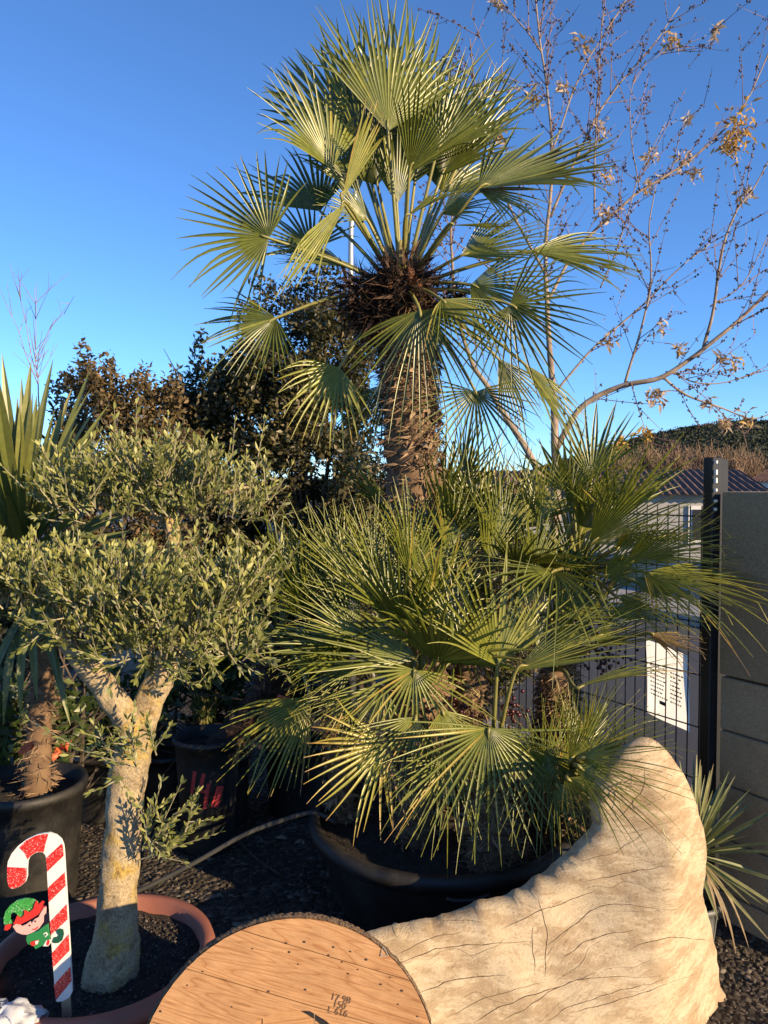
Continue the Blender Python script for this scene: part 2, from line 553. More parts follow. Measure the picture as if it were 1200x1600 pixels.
def log_mat():
    m, t, b = nodes_of('bleached_log_wood')
    vec = coords(t, (1, 1, 1), (0, R(9), 0))
    # grain flows along the log and bends upward
    warp = noise_tex(t, vec, 2.2, 3, 0.5)
    add_ = t.nodes.new('ShaderNodeVectorMath'); add_.operation = 'MULTIPLY_ADD'
    comb = t.nodes.new('ShaderNodeCombineXYZ')
    L_(t, warp, comb.inputs[2])
    L_(t, comb.outputs[0], add_.inputs[0])
    add_.inputs[1].default_value = (0, 0, 0.32)
    L_(t, vec, add_.inputs[2])
    st = t.nodes.new('ShaderNodeMapping'); st.inputs['Scale'].default_value = (1.6, 1.6, 16)
    L_(t, add_.outputs[0], st.inputs[0])
    grain = noise_tex(t, st.outputs[0], 7, 9, 0.70)
    fine = noise_tex(t, st.outputs[0], 26, 5, 0.6)
    patch = noise_tex(t, coords(t, (1, 1, 3.4), (0, R(12), 0), (2, 5, 1)), 6.0, 9, 0.74)
    blot = noise_tex(t, coords(t, (1, 1, 1.8), loc=(5, 2, 3)), 70, 6, 0.8)
    base = ramp(t, [(0.25, (0.38, 0.29, 0.18)), (0.5, (0.51, 0.405, 0.265)), (0.75, (0.59, 0.48, 0.335))], grain)
    pf = ramp(t, [(0.47, (0, 0, 0)), (0.54, (0.55, 0.55, 0.55)), (0.70, (0.85, 0.85, 0.85))], patch)
    c = mixc(t, pf.outputs[0], base.outputs[0], (0.30, 0.20, 0.11))
    bl = ramp(t, [(0.33, (0.55, 0.48, 0.42)), (0.46, (1, 1, 1))], blot)
    c = mixc(t, 0.75, c, bl.outputs[0], 'MULTIPLY')
    # drying checks: thin dark lines that follow the grain
    wv = t.nodes.new('ShaderNodeTexWave')
    wv.wave_type = 'BANDS'; wv.bands_direction = 'Z'
    wv.inputs['Scale'].default_value = 5.5
    wv.inputs['Distortion'].default_value = 1.6
    wv.inputs['Detail'].default_value = 2
    wv.inputs['Detail Scale'].default_value = 1.4
    L_(t, add_.outputs[0], wv.inputs['Vector'])
    line = ramp(t, [(0.0, (0.85, 0.85, 0.85)), (0.0006, (0.8, 0.8, 0.8)), (0.0022, (0, 0, 0))], wv.outputs['Fac'])
    brk = noise_tex(t, coords(t, (1, 1, 3), loc=(9, 4, 2)), 6, 4, 0.7)
    bf = ramp(t, [(0.42, (0, 0, 0)), (0.52, (1, 1, 1))], brk)
    lf = mixc(t, 1.0, line.outputs[0], bf.outputs[0], 'MULTIPLY')
    lf = mixc(t, 1.0, lf, (0.35, 0.35, 0.35), 'MULTIPLY')
    c = mixc(t, lf, c, (0.12, 0.08, 0.045))
    L_(t, c, b.inputs['Base Color'])
    b.inputs['Roughness'].default_value = 0.85
    b.inputs['Specular IOR Level'].default_value = 0.25
    hsum = t.nodes.new('ShaderNodeMath'); hsum.operation = 'MULTIPLY_ADD'
    L_(t, fine, hsum.inputs[0]); hsum.inputs[1].default_value = 0.5; L_(t, blot, hsum.inputs[2])
    hs2 = t.nodes.new('ShaderNodeMath'); hs2.operation = 'SUBTRACT'
    L_(t, hsum.outputs[0], hs2.inputs[0])
    sp = t.nodes.new('ShaderNodeSeparateColor'); L_(t, lf, sp.inputs[0]); L_(t, sp.outputs[0], hs2.inputs[1])
    bump(t, b, hs2.outputs[0], 0.7, 0.006)
    return m
M['log'] = log_mat()

def plank_mat():
    m, t, b = nodes_of('spool_plank_wood')
    oi = t.nodes.new('ShaderNodeObjectInfo')
    tc = t.nodes.new('ShaderNodeTexCoord')
    off = t.nodes.new('ShaderNodeVectorMath'); off.operation = 'MULTIPLY_ADD'
    L_(t, oi.outputs['Random'], off.inputs[0]); off.inputs[1].default_value = (3, 3, 3)
    L_(t, tc.outputs['Object'], off.inputs[2])
    mp = t.nodes.new('ShaderNodeMapping')
    mp.inputs['Rotation'].default_value = (0, 0, 0)
    L_(t, off.outputs[0], mp.inputs[0])
    mp.inputs['Scale'].default_value = (0.7, 1.0, 9.0)
    w = noise_tex(t, mp.outputs[0], 2.0, 2, 0.45, 0.35)
    ml = t.nodes.new('ShaderNodeMath'); ml.operation = 'MULTIPLY'; ml.inputs[1].default_value = 15
    L_(t, w, ml.inputs[0])
    fr = t.nodes.new('ShaderNodeMath'); fr.operation = 'FRACT'
    L_(t, ml.outputs[0], fr.inputs[0])
    mp2 = t.nodes.new('ShaderNodeMapping'); mp2.inputs['Scale'].default_value = (2, 2, 60)
    L_(t, off.outputs[0], mp2.inputs[0])
    f = noise_tex(t, mp2.outputs[0], 9, 6, 0.65)
    c = ramp(t, [(0.0, (0.355, 0.19, 0.088)), (0.3, (0.41, 0.235, 0.115)), (0.8, (0.38, 0.205, 0.095)), (1.0, (0.28, 0.13, 0.052))], fr.outputs[0])
    c2 = ramp(t, [(0.3, (0.72, 0.68, 0.64)), (0.65, (1.1, 1.1, 1.1))], f)
    st = noise_tex(t, tc.outputs['Object'], 7, 6, 0.7)
    c3 = ramp(t, [(0.3, (0.74, 0.70, 0.66)), (0.6, (1.05, 1.05, 1.05))], st)
    col = mixc(t, 1.0, c.outputs[0], c2.outputs[0], 'MULTIPLY')
    col = mixc(t, 0.8, col, c3.outputs[0], 'MULTIPLY')
    L_(t, col, b.inputs['Base Color'])
    b.inputs['Roughness'].default_value = 0.75
    b.inputs['Specular IOR Level'].default_value = 0.3
    bump(t, b, f, 0.35, 0.002)
    return m
M['plank'] = plank_mat()
M['rim_wood'] = simple('rough_sawn_rim', (0.25, 0.16, 0.09), (0.09, 0.055, 0.03), 70, 0.95, 1.0, 0.01)

# ------------------------------------------------------------------ ground, road, hill
def sheet(name, pts, z, mat, kind='structure'):
    vs = [(p[0], p[1], z) for p in pts]
    o = add(name, vs, [tuple(range(len(vs)))], mat, origin=(0, 0, z))
    o['kind'] = kind
    return o

sheet('ground', [(-900, -60), (900, -60), (900, 1500), (-900, 1500)], 0.0, M['ground'])

FD = nrm([-0.53, 0.85, 0])            # fence line runs away to the back left
FN = nrm([0.85, 0.53, 0])             # outward, over to the road
F0 = np.array([1.235, 2.80, 0.0])     # end of the block wall, where the fence begins

def strip(o0, o1, a0=-3.0, a1=60.0):
    return [F0 + FN * o0 + FD * a0, F0 + FN * o1 + FD * a0, F0 + FN * o1 + FD * a1, F0 + FN * o0 + FD * a1]

sheet('road', strip(0.62, 5.0), 0.004, M['asphalt'])
def kerb(name, o0, o1, h):
    b = MB()
    p = strip(o0, o1)
    b.put([(q[0], q[1], z) for z in (-0.02, h) for q in p], [(3, 2, 1, 0), (4, 5, 6, 7), (0, 1, 5, 4), (1, 2, 6, 5), (2, 3, 7, 6), (3, 0, 4, 7)])
    o = b.build(name, M['concrete'])
    o['kind'] = 'structure'
kerb('kerb', 0.45, 0.62, 0.11)
kerb('pavement', 5.0, 6.3, 0.12)

def hill():
    prof = np.array([(300, 752), (700, 742), (860, 726), (930, 702), (990, 684), (1060, 670), (1130, 659), (1180, 658), (1260, 668), (1400, 690), (1700, 735), (2000, 750)], dtype=float)
    nx, ny = 120, 30
    D0, D1 = 230.0, 380.0
    vs = []
    pxs = np.linspace(300, 2000, nx)
    for j in range(ny):
        t = j / (ny - 1)
        D = D0 + (D1 - D0) * t + max(0, t - 0.7) * 0
        prof_t = math.sin(min(1.0, t / 0.75) * math.pi / 2) if t < 0.75 else 1 - 0.5 * ((t - 0.75) / 0.25) ** 2
        for px in pxs:
            py = np.interp(px, prof[:, 0], prof[:, 1])
            X = (px - 600) / FPX * 340.0
            H = (757 - py) / FPX * 342.0
            h = H * prof_t + (mnoise.noise(Vector((X * 0.03, D * 0.03, 0))) * 2.0) * prof_t
            vs.append((X, D, h if j > 0 else -1.0))
    fs = []
    for j in range(ny - 1):
        for i in range(nx - 1):
            a = j * nx + i
            fs.append((a, a + 1, a + nx + 1, a + nx))
    o = add('hill', vs, fs, M['hill'], origin=(0, 300, 0), smooth=True)
    o['kind'] = 'structure'
    vs = np.array(vs)
    g = np.random.default_rng(3)
    pick = g.integers(nx * 2, len(vs), 14000)
    pick = pick[(vs[pick, 0] > 70) & (vs[pick, 0] < 220)]
    P, Dd, Nn, LL, WW, vv = [], [], [], [], [], []
    for i in pick:
        c = vs[i] + np.array([g.uniform(-1.5, 1.5), g.uniform(-3, 3), 0])
        r = g.uniform(0.9, 2.2)
        k = 16
        d = rand_dirs(k, g)
        d[:, 2] = np.abs(d[:, 2])
        P.append(c + d * r * np.array([1, 1, 0.8]) * g.uniform(0.5, 1, (k, 1)))
        Dd.append(rand_dirs(k, g)); Nn.append(d)
        LL.append(g.uniform(0.7, 1.5, k)); WW.append(g.uniform(0.5, 1.0, k))
        vv.append(np.clip(g.normal(0.4 + g.uniform(-0.3, 0.35), 0.15, k), 0, 1))
    v, f, a = leaf_cloud(np.concatenate(P), np.concatenate(Dd), np.concatenate(Nn), np.concatenate(LL), np.concatenate(WW), np.concatenate(vv))
    w = add('hill_woodland', v, f, M['far_tree'], origin=(0, 300, 0), var=a)
    w['kind'] = 'stuff'
    w['label'] = 'dark green evergreen wood covering the far hillside'
    w['category'] = 'wood'
hill()

# tan leafless trees in front of the hill
def far_bare_tree(px, top, D, label, seed):
    g = np.random.default_rng(seed)
    base = at(px, 757, D); base[2] = 0
    H = at(px, top, D)[2]
    r = thing('leafless_tree', label, 'tree', base, 'tan leafless trees below the hill')
    b = MB(); b.tube([base, base + [0.05, 0, H * 0.3], base + [0, 0, H * 0.5]], [0.12, 0.1, 0.07], 6)
    b.build('trunk', M['bark_bare'], r)
    c = MB()
    for i in range(170):
        s = base + np.array([0, 0, H * g.uniform(0.12, 0.5)])
        d = nrm([g.normal(0, 0.5), g.normal(0, 0.4), 1.0 + g.uniform(0, 0.5)])
        l = H * g.uniform(0.3, 0.52)
        e = s + d * l + np.array([g.normal(0, 0.18), 0, 0])
        c.tube([s, (s + e) / 2 + g.normal(0, 0.06, 3), e], [0.03, 0.022, 0.012], 3, g.uniform(0, 1), cap=False)
        for q in range(4):
            t = g.uniform(0.4, 1.0)
            p = s + (e - s) * t
            c.tube([p, p + nrm([g.normal(0, 0.6), g.normal(0, 0.6), 1]) * g.uniform(0.3, 0.8)], [0.014, 0.008], 3, g.uniform(0, 1), cap=False)
    c.build('crown', M['tan_twig'], r)['kind'] = 'stuff'
for i, (px, top, D, lab) in enumerate([
        (925, 712, 46, 'leftmost tan leafless tree below the hill, behind the palm tips'),
        (968, 702, 44, 'tan leafless tree below the hill, second from the left'),
        (1010, 690, 47, 'tan leafless tree below the hill, left of the black post'),
        (1055, 688, 45, 'tan leafless tree below the hill, just left of the black fence post'),
        (1100, 690, 48, 'tan leafless tree rising directly behind the black fence post'),
        (1140, 694, 44, 'tan leafless tree below the hill, just right of the black fence post'),
        (1172, 702, 46, 'rightmost tan leafless tree below the hill, above the block wall')]):
    far_bare_tree(px, top, D, lab, 100 + i)

# low house with a clay tile roof across the road
def house(name, label, p0, p1, depth, z_eave, z_ridge, wall_mat, roof_mat, tiles=True, windows=()):
    p0 = v3([p0[0], p0[1], 0]); p1 = v3([p1[0], p1[1], 0])
    along = nrm(p1 - p0); W = np.linalg.norm(p1 - p0)
    back = np.array([-along[1], along[0], 0])
    if back[1] < 0:
        back = -back
    root = thing(name, label, 'house', (p0 + p1) / 2)
    up = np.array([0, 0, 1.0])
    b = MB()
    c = [p0, p1, p1 + back * depth, p0 + back * depth]
    mid0 = p0 + back * depth / 2 + up * (z_ridge - 0.05); mid1 = p1 + back * depth / 2 + up * (z_ridge - 0.05)
    vs = [q for q in c] + [q + up * z_eave for q in c] + [mid0, mid1]
    b.put(vs, [(0, 1, 5, 4), (2, 3, 7, 6), (1, 2, 6, 9, 5), (3, 0, 4, 8, 7)])
    b.build('wall', wall_mat, root)
    b = MB()
    n = int(W / 0.15) if tiles else 1
    ov = 0.25
    for side in (0, 1):
        e0 = p0 - along * ov + up * (z_eave - 0.03) - back * ov if side == 0 else p0 - along * ov + back * (depth + ov) + up * (z_eave - 0.03)
        r0 = p0 - along * ov + back * depth / 2 + up * z_ridge
        tot = W + 2 * ov
        m = n * 4 if tiles else 1
        vv = []
        for k in range(m + 1):
            s = along * tot * k / m
            hgt = up * (0.022 * math.sin(2 * math.pi * k / 4) if tiles else 0)
            rows = 9 if tiles else 2
            for q in range(rows):
                t = q / (rows - 1)
                vv.append(e0 + (r0 - e0) * t + s + hgt + up * (0.012 * (q % 2) if tiles else 0))
        fs = []
        rows = 9 if tiles else 2
        for k in range(m):
            for q in range(rows - 1):
                a = k * rows + q
                fs.append((a, a + rows, a + rows + 1, a + 1) if side == 0 else (a, a + 1, a + rows + 1, a + rows))
        b.put(vv, fs)
    b.build('roof', roof_mat, root)
    for (u, z, w, h) in windows:
        q = MB()
        cpos = p0 + along * u + up * z - back * 0.02
        q.box(cpos, (w, 0.06, h), math.atan2(along[1], along[0]))
        wd = q.build('window', M['white'], root)
        q = MB(); q.box(cpos - back * 0.025, (w - 0.16, 0.05, h - 0.16), math.atan2(along[1], along[0]))
        q.build('pane', M['black_metal'], wd)
    return root
pa = at(700, 757, 17.5); pb = at(1190, 757, 16.0)
house('low_house', 'low grey house with clay tile roof across the road behind the fence', pa, pb, 7.0, 1.42, 1.98, M['render_wall'], M['roof'], True, [(3.2, 0.75, 0.9, 0.8), (5.6, 0.75, 0.9, 0.8)])
pa = at(1178, 757, 34); pb = at(1330, 757, 31)
house('far_house', 'pale house gable just showing above the block wall at the right edge', pa, pb, 6.0, 1.75, 2.6, M['white'], M['roof'], True, [(1.0, 1.2, 0.8, 0.9)])
b = MB()
p = strip(6.5, 6.7, 0.0, 40)
b.put([(q[0], q[1], z) for z in (0, 0.55) for q in p], [(3, 2, 1, 0), (4, 5, 6, 7), (0, 1, 5, 4), (1, 2, 6, 5), (2, 3, 7, 6), (3, 0, 4, 7)])
tag(b.build('roadside_wall', M['concrete']), 'low pale concrete wall along the far side of the road', 'wall')

# ------------------------------------------------------------------ block wall at the right
def block_wall():
    root = thing('block_wall', 'dark shaded concrete block wall at the right edge beside the fence post', 'wall', F0)
    TOPZ = at(1120, 768, 2.8)[2]
    LEN = 0.44
    T = 0.16
    d = -FD
    rz = math.atan2(d[1], d[0])
    core = MB()
    core.box(F0 + d * LEN / 2 + FN * (T / 2 + 0.004) + np.array([0, 0, 0.45]), (LEN - 0.012, T - 0.016, 0.9 - 0.012), rz)
    core.build('mortar_core', M['mortar'], root)
    z = -0.1
    row = 0
    while z < 0.89:
        h = 0.2
        s = 0.0 if row % 2 == 0 else -0.2
        while s < LEN:
            s0, s1 = max(0, s), min(LEN, s + 0.4)
            if s1 - s0 > 0.03:
                b = MB()
                jit = random.uniform(-0.002, 0.002)
                b.box(F0 + d * (s0 + s1) / 2 + FN * (T / 2 + jit) + np.array([0, 0, z + h / 2]), (s1 - s0 - 0.008, T, h - 0.008), rz)
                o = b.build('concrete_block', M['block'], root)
                m = o.modifiers.new('bevel', 'BEVEL'); m.width = 0.004; m.segments = 1
            s += 0.4
        z += h
        row += 1
    b = MB()
    b.box(F0 + d * LEN / 2 + FN * (T / 2 - 0.004) + np.array([0, 0, (0.905 + TOPZ) / 2]), (LEN, T + 0.004, TOPZ - 0.905), rz)
    o = b.build('rendered_upper_section', M['upper_render'], root)
    m = o.modifiers.new('bevel', 'BEVEL'); m.width = 0.006; m.segments = 2
block_wall()

# ------------------------------------------------------------------ fence
def fence():
    root = thing('wire_fence', 'black wire mesh fence panel with posts beside the block wall', 'fence', F0 + FD * 0.06)
    top = at(1109, 715, 2.86)[2]
    rz = math.atan2(FD[1], FD[0])
    def post(s, z1, w=0.042, off=0.0):
        b = MB()
        b.box(F0 + FD * s + FN * off + np.array([0, 0, z1 / 2]), (w, 0.05, z1), rz)
        o = b.build('post', M['black_metal'], root)
        m = o.modifiers.new('bevel', 'BEVEL'); m.width = 0.003; m.segments = 1
        return o
    p1 = post(0.045, top)
    b2 = MB(); q2 = at(1126, 757, 3.02); b2.box([q2[0], q2[1], top / 2], (0.030, 0.05, top - 0.004), rz); b2.build('post', M['black_metal'], root)
    post(0.80, 1.25)
    post(2.75, 1.25)
    for zz in (0.018, 0.055, 0.085, 0.12, 0.16, 0.19):
        b = MB()
        b.box(F0 + FD * 0.014 + FN * -0.022 + np.array([0, 0, top - zz]), (0.009, 0.008, 0.018 if int(zz * 1000) % 2 else 0.010), rz)
        b.build('clip', M['white'], p1)  # white colour stands in for sunlight on the metal clips
    for (s0, s1, z1) in ((0.07, 0.78, 1.52), (0.82, 2.73, 1.22)):
        n = int((s1 - s0) / 0.05)
        for i in range(n + 1):
            s = s0 + 0.015 + i * 0.05
            if s > s1:
                break
            b = MB()
            p = F0 + FD * s
            b.tube([p + [0, 0, 0.05], p + [0, 0, z1]], 0.0026, 5)
            b.build('vertical_wire', M['black_metal'], root)
        z = 0.08
        while z < z1:
            b = MB()
            b.tube([F0 + FD * s0 + FN * 0.006 + [0, 0, z], F0 + FD * s1 + FN * 0.006 + [0, 0, z]], 0.003, 5)
            b.build('horizontal_wire', M['black_metal'], root)
            z += 0.2
    return root
fence()

def notice():
    m, t, bs = nodes_of('translucent_notice_paper')
    n = noise_tex(t, coords(t), 6, 4)
    c = ramp(t, [(0.3, (0.80, 0.77, 0.72)), (0.7, (0.88, 0.86, 0.82))], n)
    L_(t, c.outputs[0], bs.inputs['Base Color'])
    tr = t.nodes.new('ShaderNodeBsdfTranslucent')
    L_(t, c.outputs[0], tr.inputs[0])
    mx = t.nodes.new('ShaderNodeMixShader'); mx.inputs[0].default_value = 0.72
    L_(t, bs.outputs[0], mx.inputs[1]); L_(t, tr.outputs[0], mx.inputs[2])
    L_(t, mx.outputs[0], t.nodes['Material Output'].inputs[0])
    q = [at(1009, 999, 3.42), at(1077, 1024, 3.10), at(1076, 1144, 3.10), at(1011, 1113, 3.42)]
    n_ = 12
    vs = []
    for j in range(n_ + 1):
        for i in range(n_ + 1):
            u, v = i / n_, j / n_
            p = (q[0] * (1 - u) + q[1] * u) * (1 - v) + (q[3] * (1 - u) + q[2] * u) * v
            p = p + FN * 0.006 * math.sin(u * 5 + v * 3)
            vs.append(p)
    fs = []
    for j in range(n_):
        for i in range(n_):
            a = j * (n_ + 1) + i
            fs.append((a, a + n_ + 1, a + n_ + 2, a + 1))
    root = thing('notice_sheet', 'white sunlit paper notice with two columns of print behind the fence wires', 'notice', (q[2] + q[3]) / 2)
    add('sheet', vs, fs, m, root, smooth=True)
    ink = flatc('grey_print', (0.10, 0.10, 0.10))
    b = MB()
    g = np.random.default_rng(5)
    def P(u, v):
        return (q[0] * (1 - u) + q[1] * u) * (1 - v) + (q[3] * (1 - u) + q[2] * u) * v - FN * 0.010
    for r in range(8):
        v0 = 0.30 + r * 0.055
        for (u0, u1) in ((0.14, 0.14 + g.uniform(0.25, 0.38)), (0.62, 0.62 + g.uniform(0.15, 0.26))):
            u = u0
            while u < u1:
                w = g.uniform(0.02, 0.06)
                b.put([P(u, v0), P(u, v0 + 0.018), P(u + w, v0 + 0.018), P(u + w, v0)], [(0, 1, 2, 3)])
                u += w + 0.015
    b.put([P(0.36, 0.74), P(0.36, 0.79), P(0.5, 0.79), P(0.5, 0.74)], [(0, 1, 2, 3)])
    b.build('printed_text', ink, root)['kind'] = 'stuff'
notice()

# ------------------------------------------------------------------ hedge shrubs at the back
def shrub(name, label, px, top, D, rx, mat, n, seed, lsize=0.04, bottom=0.0, ry=None, thr=-0.12, stems=7, cat='shrub', group=None, flat=0.6, lw=0.5):
    g = np.random.default_rng(seed)
    base = at(px, 757, D); base[2] = 0
    H = at(px, top, D)[2]
    rxm = rx / FPX * D
    rym = ry if ry else rxm * 0.8
    root = thing(name, label, cat, base, group)
    zc = (H + bottom) / 2; hz = (H - bottom) / 2
    # limbs
    b = MB()
    tips = []
    for i in range(stems):
        a = g.uniform(0, 2 * math.pi)
        e = base + np.array([math.cos(a) * rxm * g.uniform(0.2, 0.75), math.sin(a) * rym * g.uniform(0.2, 0.75), H * g.uniform(0.6, 0.86)])
        m1 = base * 0.6 + e * 0.4 + g.normal(0, 0.05, 3)
        pts = smooth_path([base + np.array([g.normal(0, 0.05), g.normal(0, 0.05), 0]), m1, e], 8)
        b.tube(pts, np.linspace(0.022, 0.005, 8), 5)
        for q in range(7):
            s = pts[g.integers(2, 8)]
            d = nrm([g.normal(), g.normal(), g.uniform(0.2, 1.2)])
            e2 = s + d * g.uniform(0.2, 0.5)
            b.tube([s, (s + e2) / 2 + g.normal(0, 0.02, 3), e2], [0.006, 0.005, 0.002], 4)
            tips.append(e2)
    b.build('branches', M['bark_dark'], root)
    # leaves
    k = int(n * 2.2)
    d = rand_dirs(k, g)
    rad = g.uniform(0, 1, k) ** 0.45
    lump = np.array([mnoise.noise(Vector((x * 2.3 + seed, y * 2.3, z * 2.3))) for x, y, z in d])
    rad = rad * (0.88 + 0.30 * lump)
    P = np.stack([d[:, 0] * rad * rxm, d[:, 1] * rad * rym, zc + np.sign(d[:, 2]) * np.abs(d[:, 2]) ** flat * rad * hz], 1)
    nz = np.array([mnoise.noise(Vector((p[0] * 3.6, p[1] * 3.6 + seed, p[2] * 3.6))) for p in P])
    keep = (nz > thr) & (P[:, 2] > 0.02)
    P = P[keep][:n] + np.array([base[0], base[1], 0])
    k = len(P)
    Dr = rand_dirs(k, g); Dr[:, 2] += 0.25
    Dr /= np.linalg.norm(Dr, axis=1)[:, None]
    N = rand_dirs(k, g) + np.array([0.2, -0.4, 0.7])
    N /= np.linalg.norm(N, axis=1)[:, None]
    L = g.uniform(0.7, 1.3, k) * lsize
    v, f, a = leaf_cloud(P, Dr, N, L, L * g.uniform(0.8, 1.2, k) * lw, np.clip(g.normal(0.42, 0.24, k), 0, 1))
    o = add('crown', v, f, mat, root, var=a)
    o['kind'] = 'stuff'
    return root
shrub('hedge_shrub', 'tall dark small-leaved evergreen directly left of the palm trunk', 470, 405, 6.0, 150, M['hedge'], 52000, 11, 0.048, 0.0, 0.6, -0.17, 10)
shrub('hedge_shrub', 'dark evergreen shrub between the tall evergreen and the brown-leaved shrub', 335, 520, 6.3, 95, M['hedge'], 24000, 12, 0.048, 0.0, 0.5, -0.15)
shrub('hedge_shrub', 'brown-leaved shrub with rusty top above the olive tree', 235, 545, 5.9, 105, M['hedge_brown'], 24000, 13, 0.046, 0.0, 0.5, -0.15)
shrub('hedge_shrub', 'shrub with olive and rust leaves right of the spiky yucca', 140, 515, 5.7, 62, M['hedge_brown'], 15000, 14, 0.046, 0.0, 0.4, -0.20)
shrub('hedge_shrub', 'low dark shrub behind the spiky yucca at the left edge', 30, 655, 5.6, 110, M['hedge'], 16000, 15, 0.048, 0.0, 0.5, -0.25)
shrub('hedge_shrub', 'low shrub behind the palm clump right of the palm trunk', 760, 790, 5.6, 130, M['hedge'], 14000, 16, 0.048, 0.0, 0.5, -0.25)
shrub('hedge_shrub', 'dark shrub low behind the palm trunk and olive tree', 560, 690, 5.6, 90, M['hedge'], 15000, 17, 0.048, 0.0, 0.5, -0.25)

# ------------------------------------------------------------------ bare trees
def bare_tree(name, label, main, D, seed, twig_len=(0.16, 0.5), density=16, buds=True, clusters=(), base_py=None, bud_r=0.0072, sub=3):
    """main: list of (pixel path, D list or number, r0, r1)"""
    g = np.random.default_rng(seed)
    first = main[0][0][0]
    base = at(first[0], first[1], D); base[2] = 0
    root = thing(name, label, 'tree', base)
    tw = MB(); bd = MB()
    octv = np.array([(1, 0, 0), (-1, 0, 0), (0, 1, 0), (0, -1, 0), (0, 0, 1.5), (0, 0, -1.2)])
    octf = [(0, 2, 4), (2, 1, 4), (1, 3, 4), (3, 0, 4), (2, 0, 5), (1, 2, 5), (3, 1, 5), (0, 3, 5)]
    def bud(p, r):
        Rm = Matrix.Rotation(g.uniform(0, 6.28), 3, rand_dirs(1, g)[0])
        bd.put(p + (octv * r) @ np.array(Rm), octf)
    def budline(pts, step, r):
        for i in range(len(pts) - 1):
            l = np.linalg.norm(pts[i + 1] - pts[i])
            for q in range(max(1, int(l / step))):
                if g.uniform() < 0.6:
                    t = g.uniform()
                    p = pts[i] * (1 - t) + pts[i + 1] * t
                    for _ in range(g.integers(1, 4)):
                        bud(p + g.normal(0, r * 0.9, 3), r * g.uniform(0.6, 1.1))
    for k, (path, dd, r0, r1) in enumerate(main):
        n = len(path)
        ds = np.full(n, dd) if np.isscalar(dd) else np.asarray(dd)
        pts3 = [at(p[0], p[1], q) for p, q in zip(path, ds)]
        if k == 0:
            pts3 = [np.array([pts3[0][0], pts3[0][1], -0.05])] + pts3
        m = max(10, len(path) * 5)
        pts = smooth_path(pts3, m)
        pts += np.array([mnoise.noise_vector(Vector(p * 5.0)) for p in pts]) * 0.010
        rad = r1 + (r0 - r1) * np.linspace(1, 0, m) ** (1.9 if k == 0 else 1.2)
        b = MB(); b.tube(pts, rad, 8 if r0 > 0.012 else 5)
        b.build('trunk' if k == 0 else 'branch', M['bark_bare'], root, smooth=True)
        tang = np.gradient(pts, axis=0)
        L = np.sum(np.linalg.norm(np.diff(pts, axis=0), axis=1))
        cnt = int(L * density)
        for _ in range(cnt):
            i = g.integers(int(m * (0.45 if k == 0 else 0.08)), m)
            t = nrm(tang[i])
            o = nrm(np.cross(t, rand_dirs(1, g)[0]))
            d = nrm(t * g.uniform(0.5, 1.2) + o * g.uniform(0.5, 1.0) + np.array([0, 0, 0.25]))
            l = g.uniform(*twig_len)
            s = pts[i]
            bendv = g.normal(0, 0.10, 3) * l + np.array([0, 0, g.uniform(-0.12, 0.15) * l])
            tp = smooth_path([s, s + d * l * 0.5 + bendv * 0.4, s + d * l + bendv], 6)
            tw.tube(tp, np.linspace(0.0028, 0.0011, 6), 4, cap=False)
            if buds:
                budline(tp, 0.030, bud_r)
            for q in range(g.integers(0, sub + 1)):
                j = g.integers(2, 6)
                d2 = nrm(d + g.normal(0, 0.7, 3))
                l2 = l * g.uniform(0.25, 0.55)
                tp2 = smooth_path([tp[j], tp[j] + d2 * l2 * 0.5, tp[j] + d2 * l2 + np.array([0, 0, 0.05 * l2])], 4)
                tw.tube(tp2, np.linspace(0.0022, 0.001, 4), 3, cap=False)
                if buds:
                    budline(tp2, 0.028, bud_r * 0.85)
        if buds and r0 < 0.012:
            budline(pts, 0.04, bud_r)
    every = np.concatenate([v for v in tw.v])
    for (px, py, dd, size, tone) in clusters:
        c_ = at(px, py, dd)
        near = every[np.argmin(np.sum((every - c_) ** 2, axis=1))]
        end = c_ + (c_ - near) * 0.15
        tw.tube(smooth_path([near, (near + end) / 2 + np.array([0, 0, 0.012]), end], 5), np.linspace(0.003, 0.0015, 5), 4, cap=False)
    tw.build('twigs', M['twig_bare'], root)['kind'] = 'stuff'
    if buds:
        bd.build('buds', M['bud'], root)['kind'] = 'stuff'
    for (px, py, dd, size, tone) in clusters:
        c = at(px, py, dd)
        n = int(12 + size * (300 if size < 0.1 else 620))
        P = c + g.normal(0, size * 0.33, (n, 3)) * np.array([1, 1, 1.1])
        Dr = rand_dirs(n, g); Dr[:, 2] -= 0.4
        Dr /= np.linalg.norm(Dr, axis=1)[:, None]
        v, f, a = leaf_cloud(P, Dr, rand_dirs(n, g), g.uniform(0.035, 0.07, n), g.uniform(0.012, 0.020, n), np.clip(g.normal(tone, 0.14, n), 0, 1), 0.35)
        add('dry_leaf_tuft', v, f, M['dry_leaf'], root, origin=c, var=a)['kind'] = 'stuff'
    return root

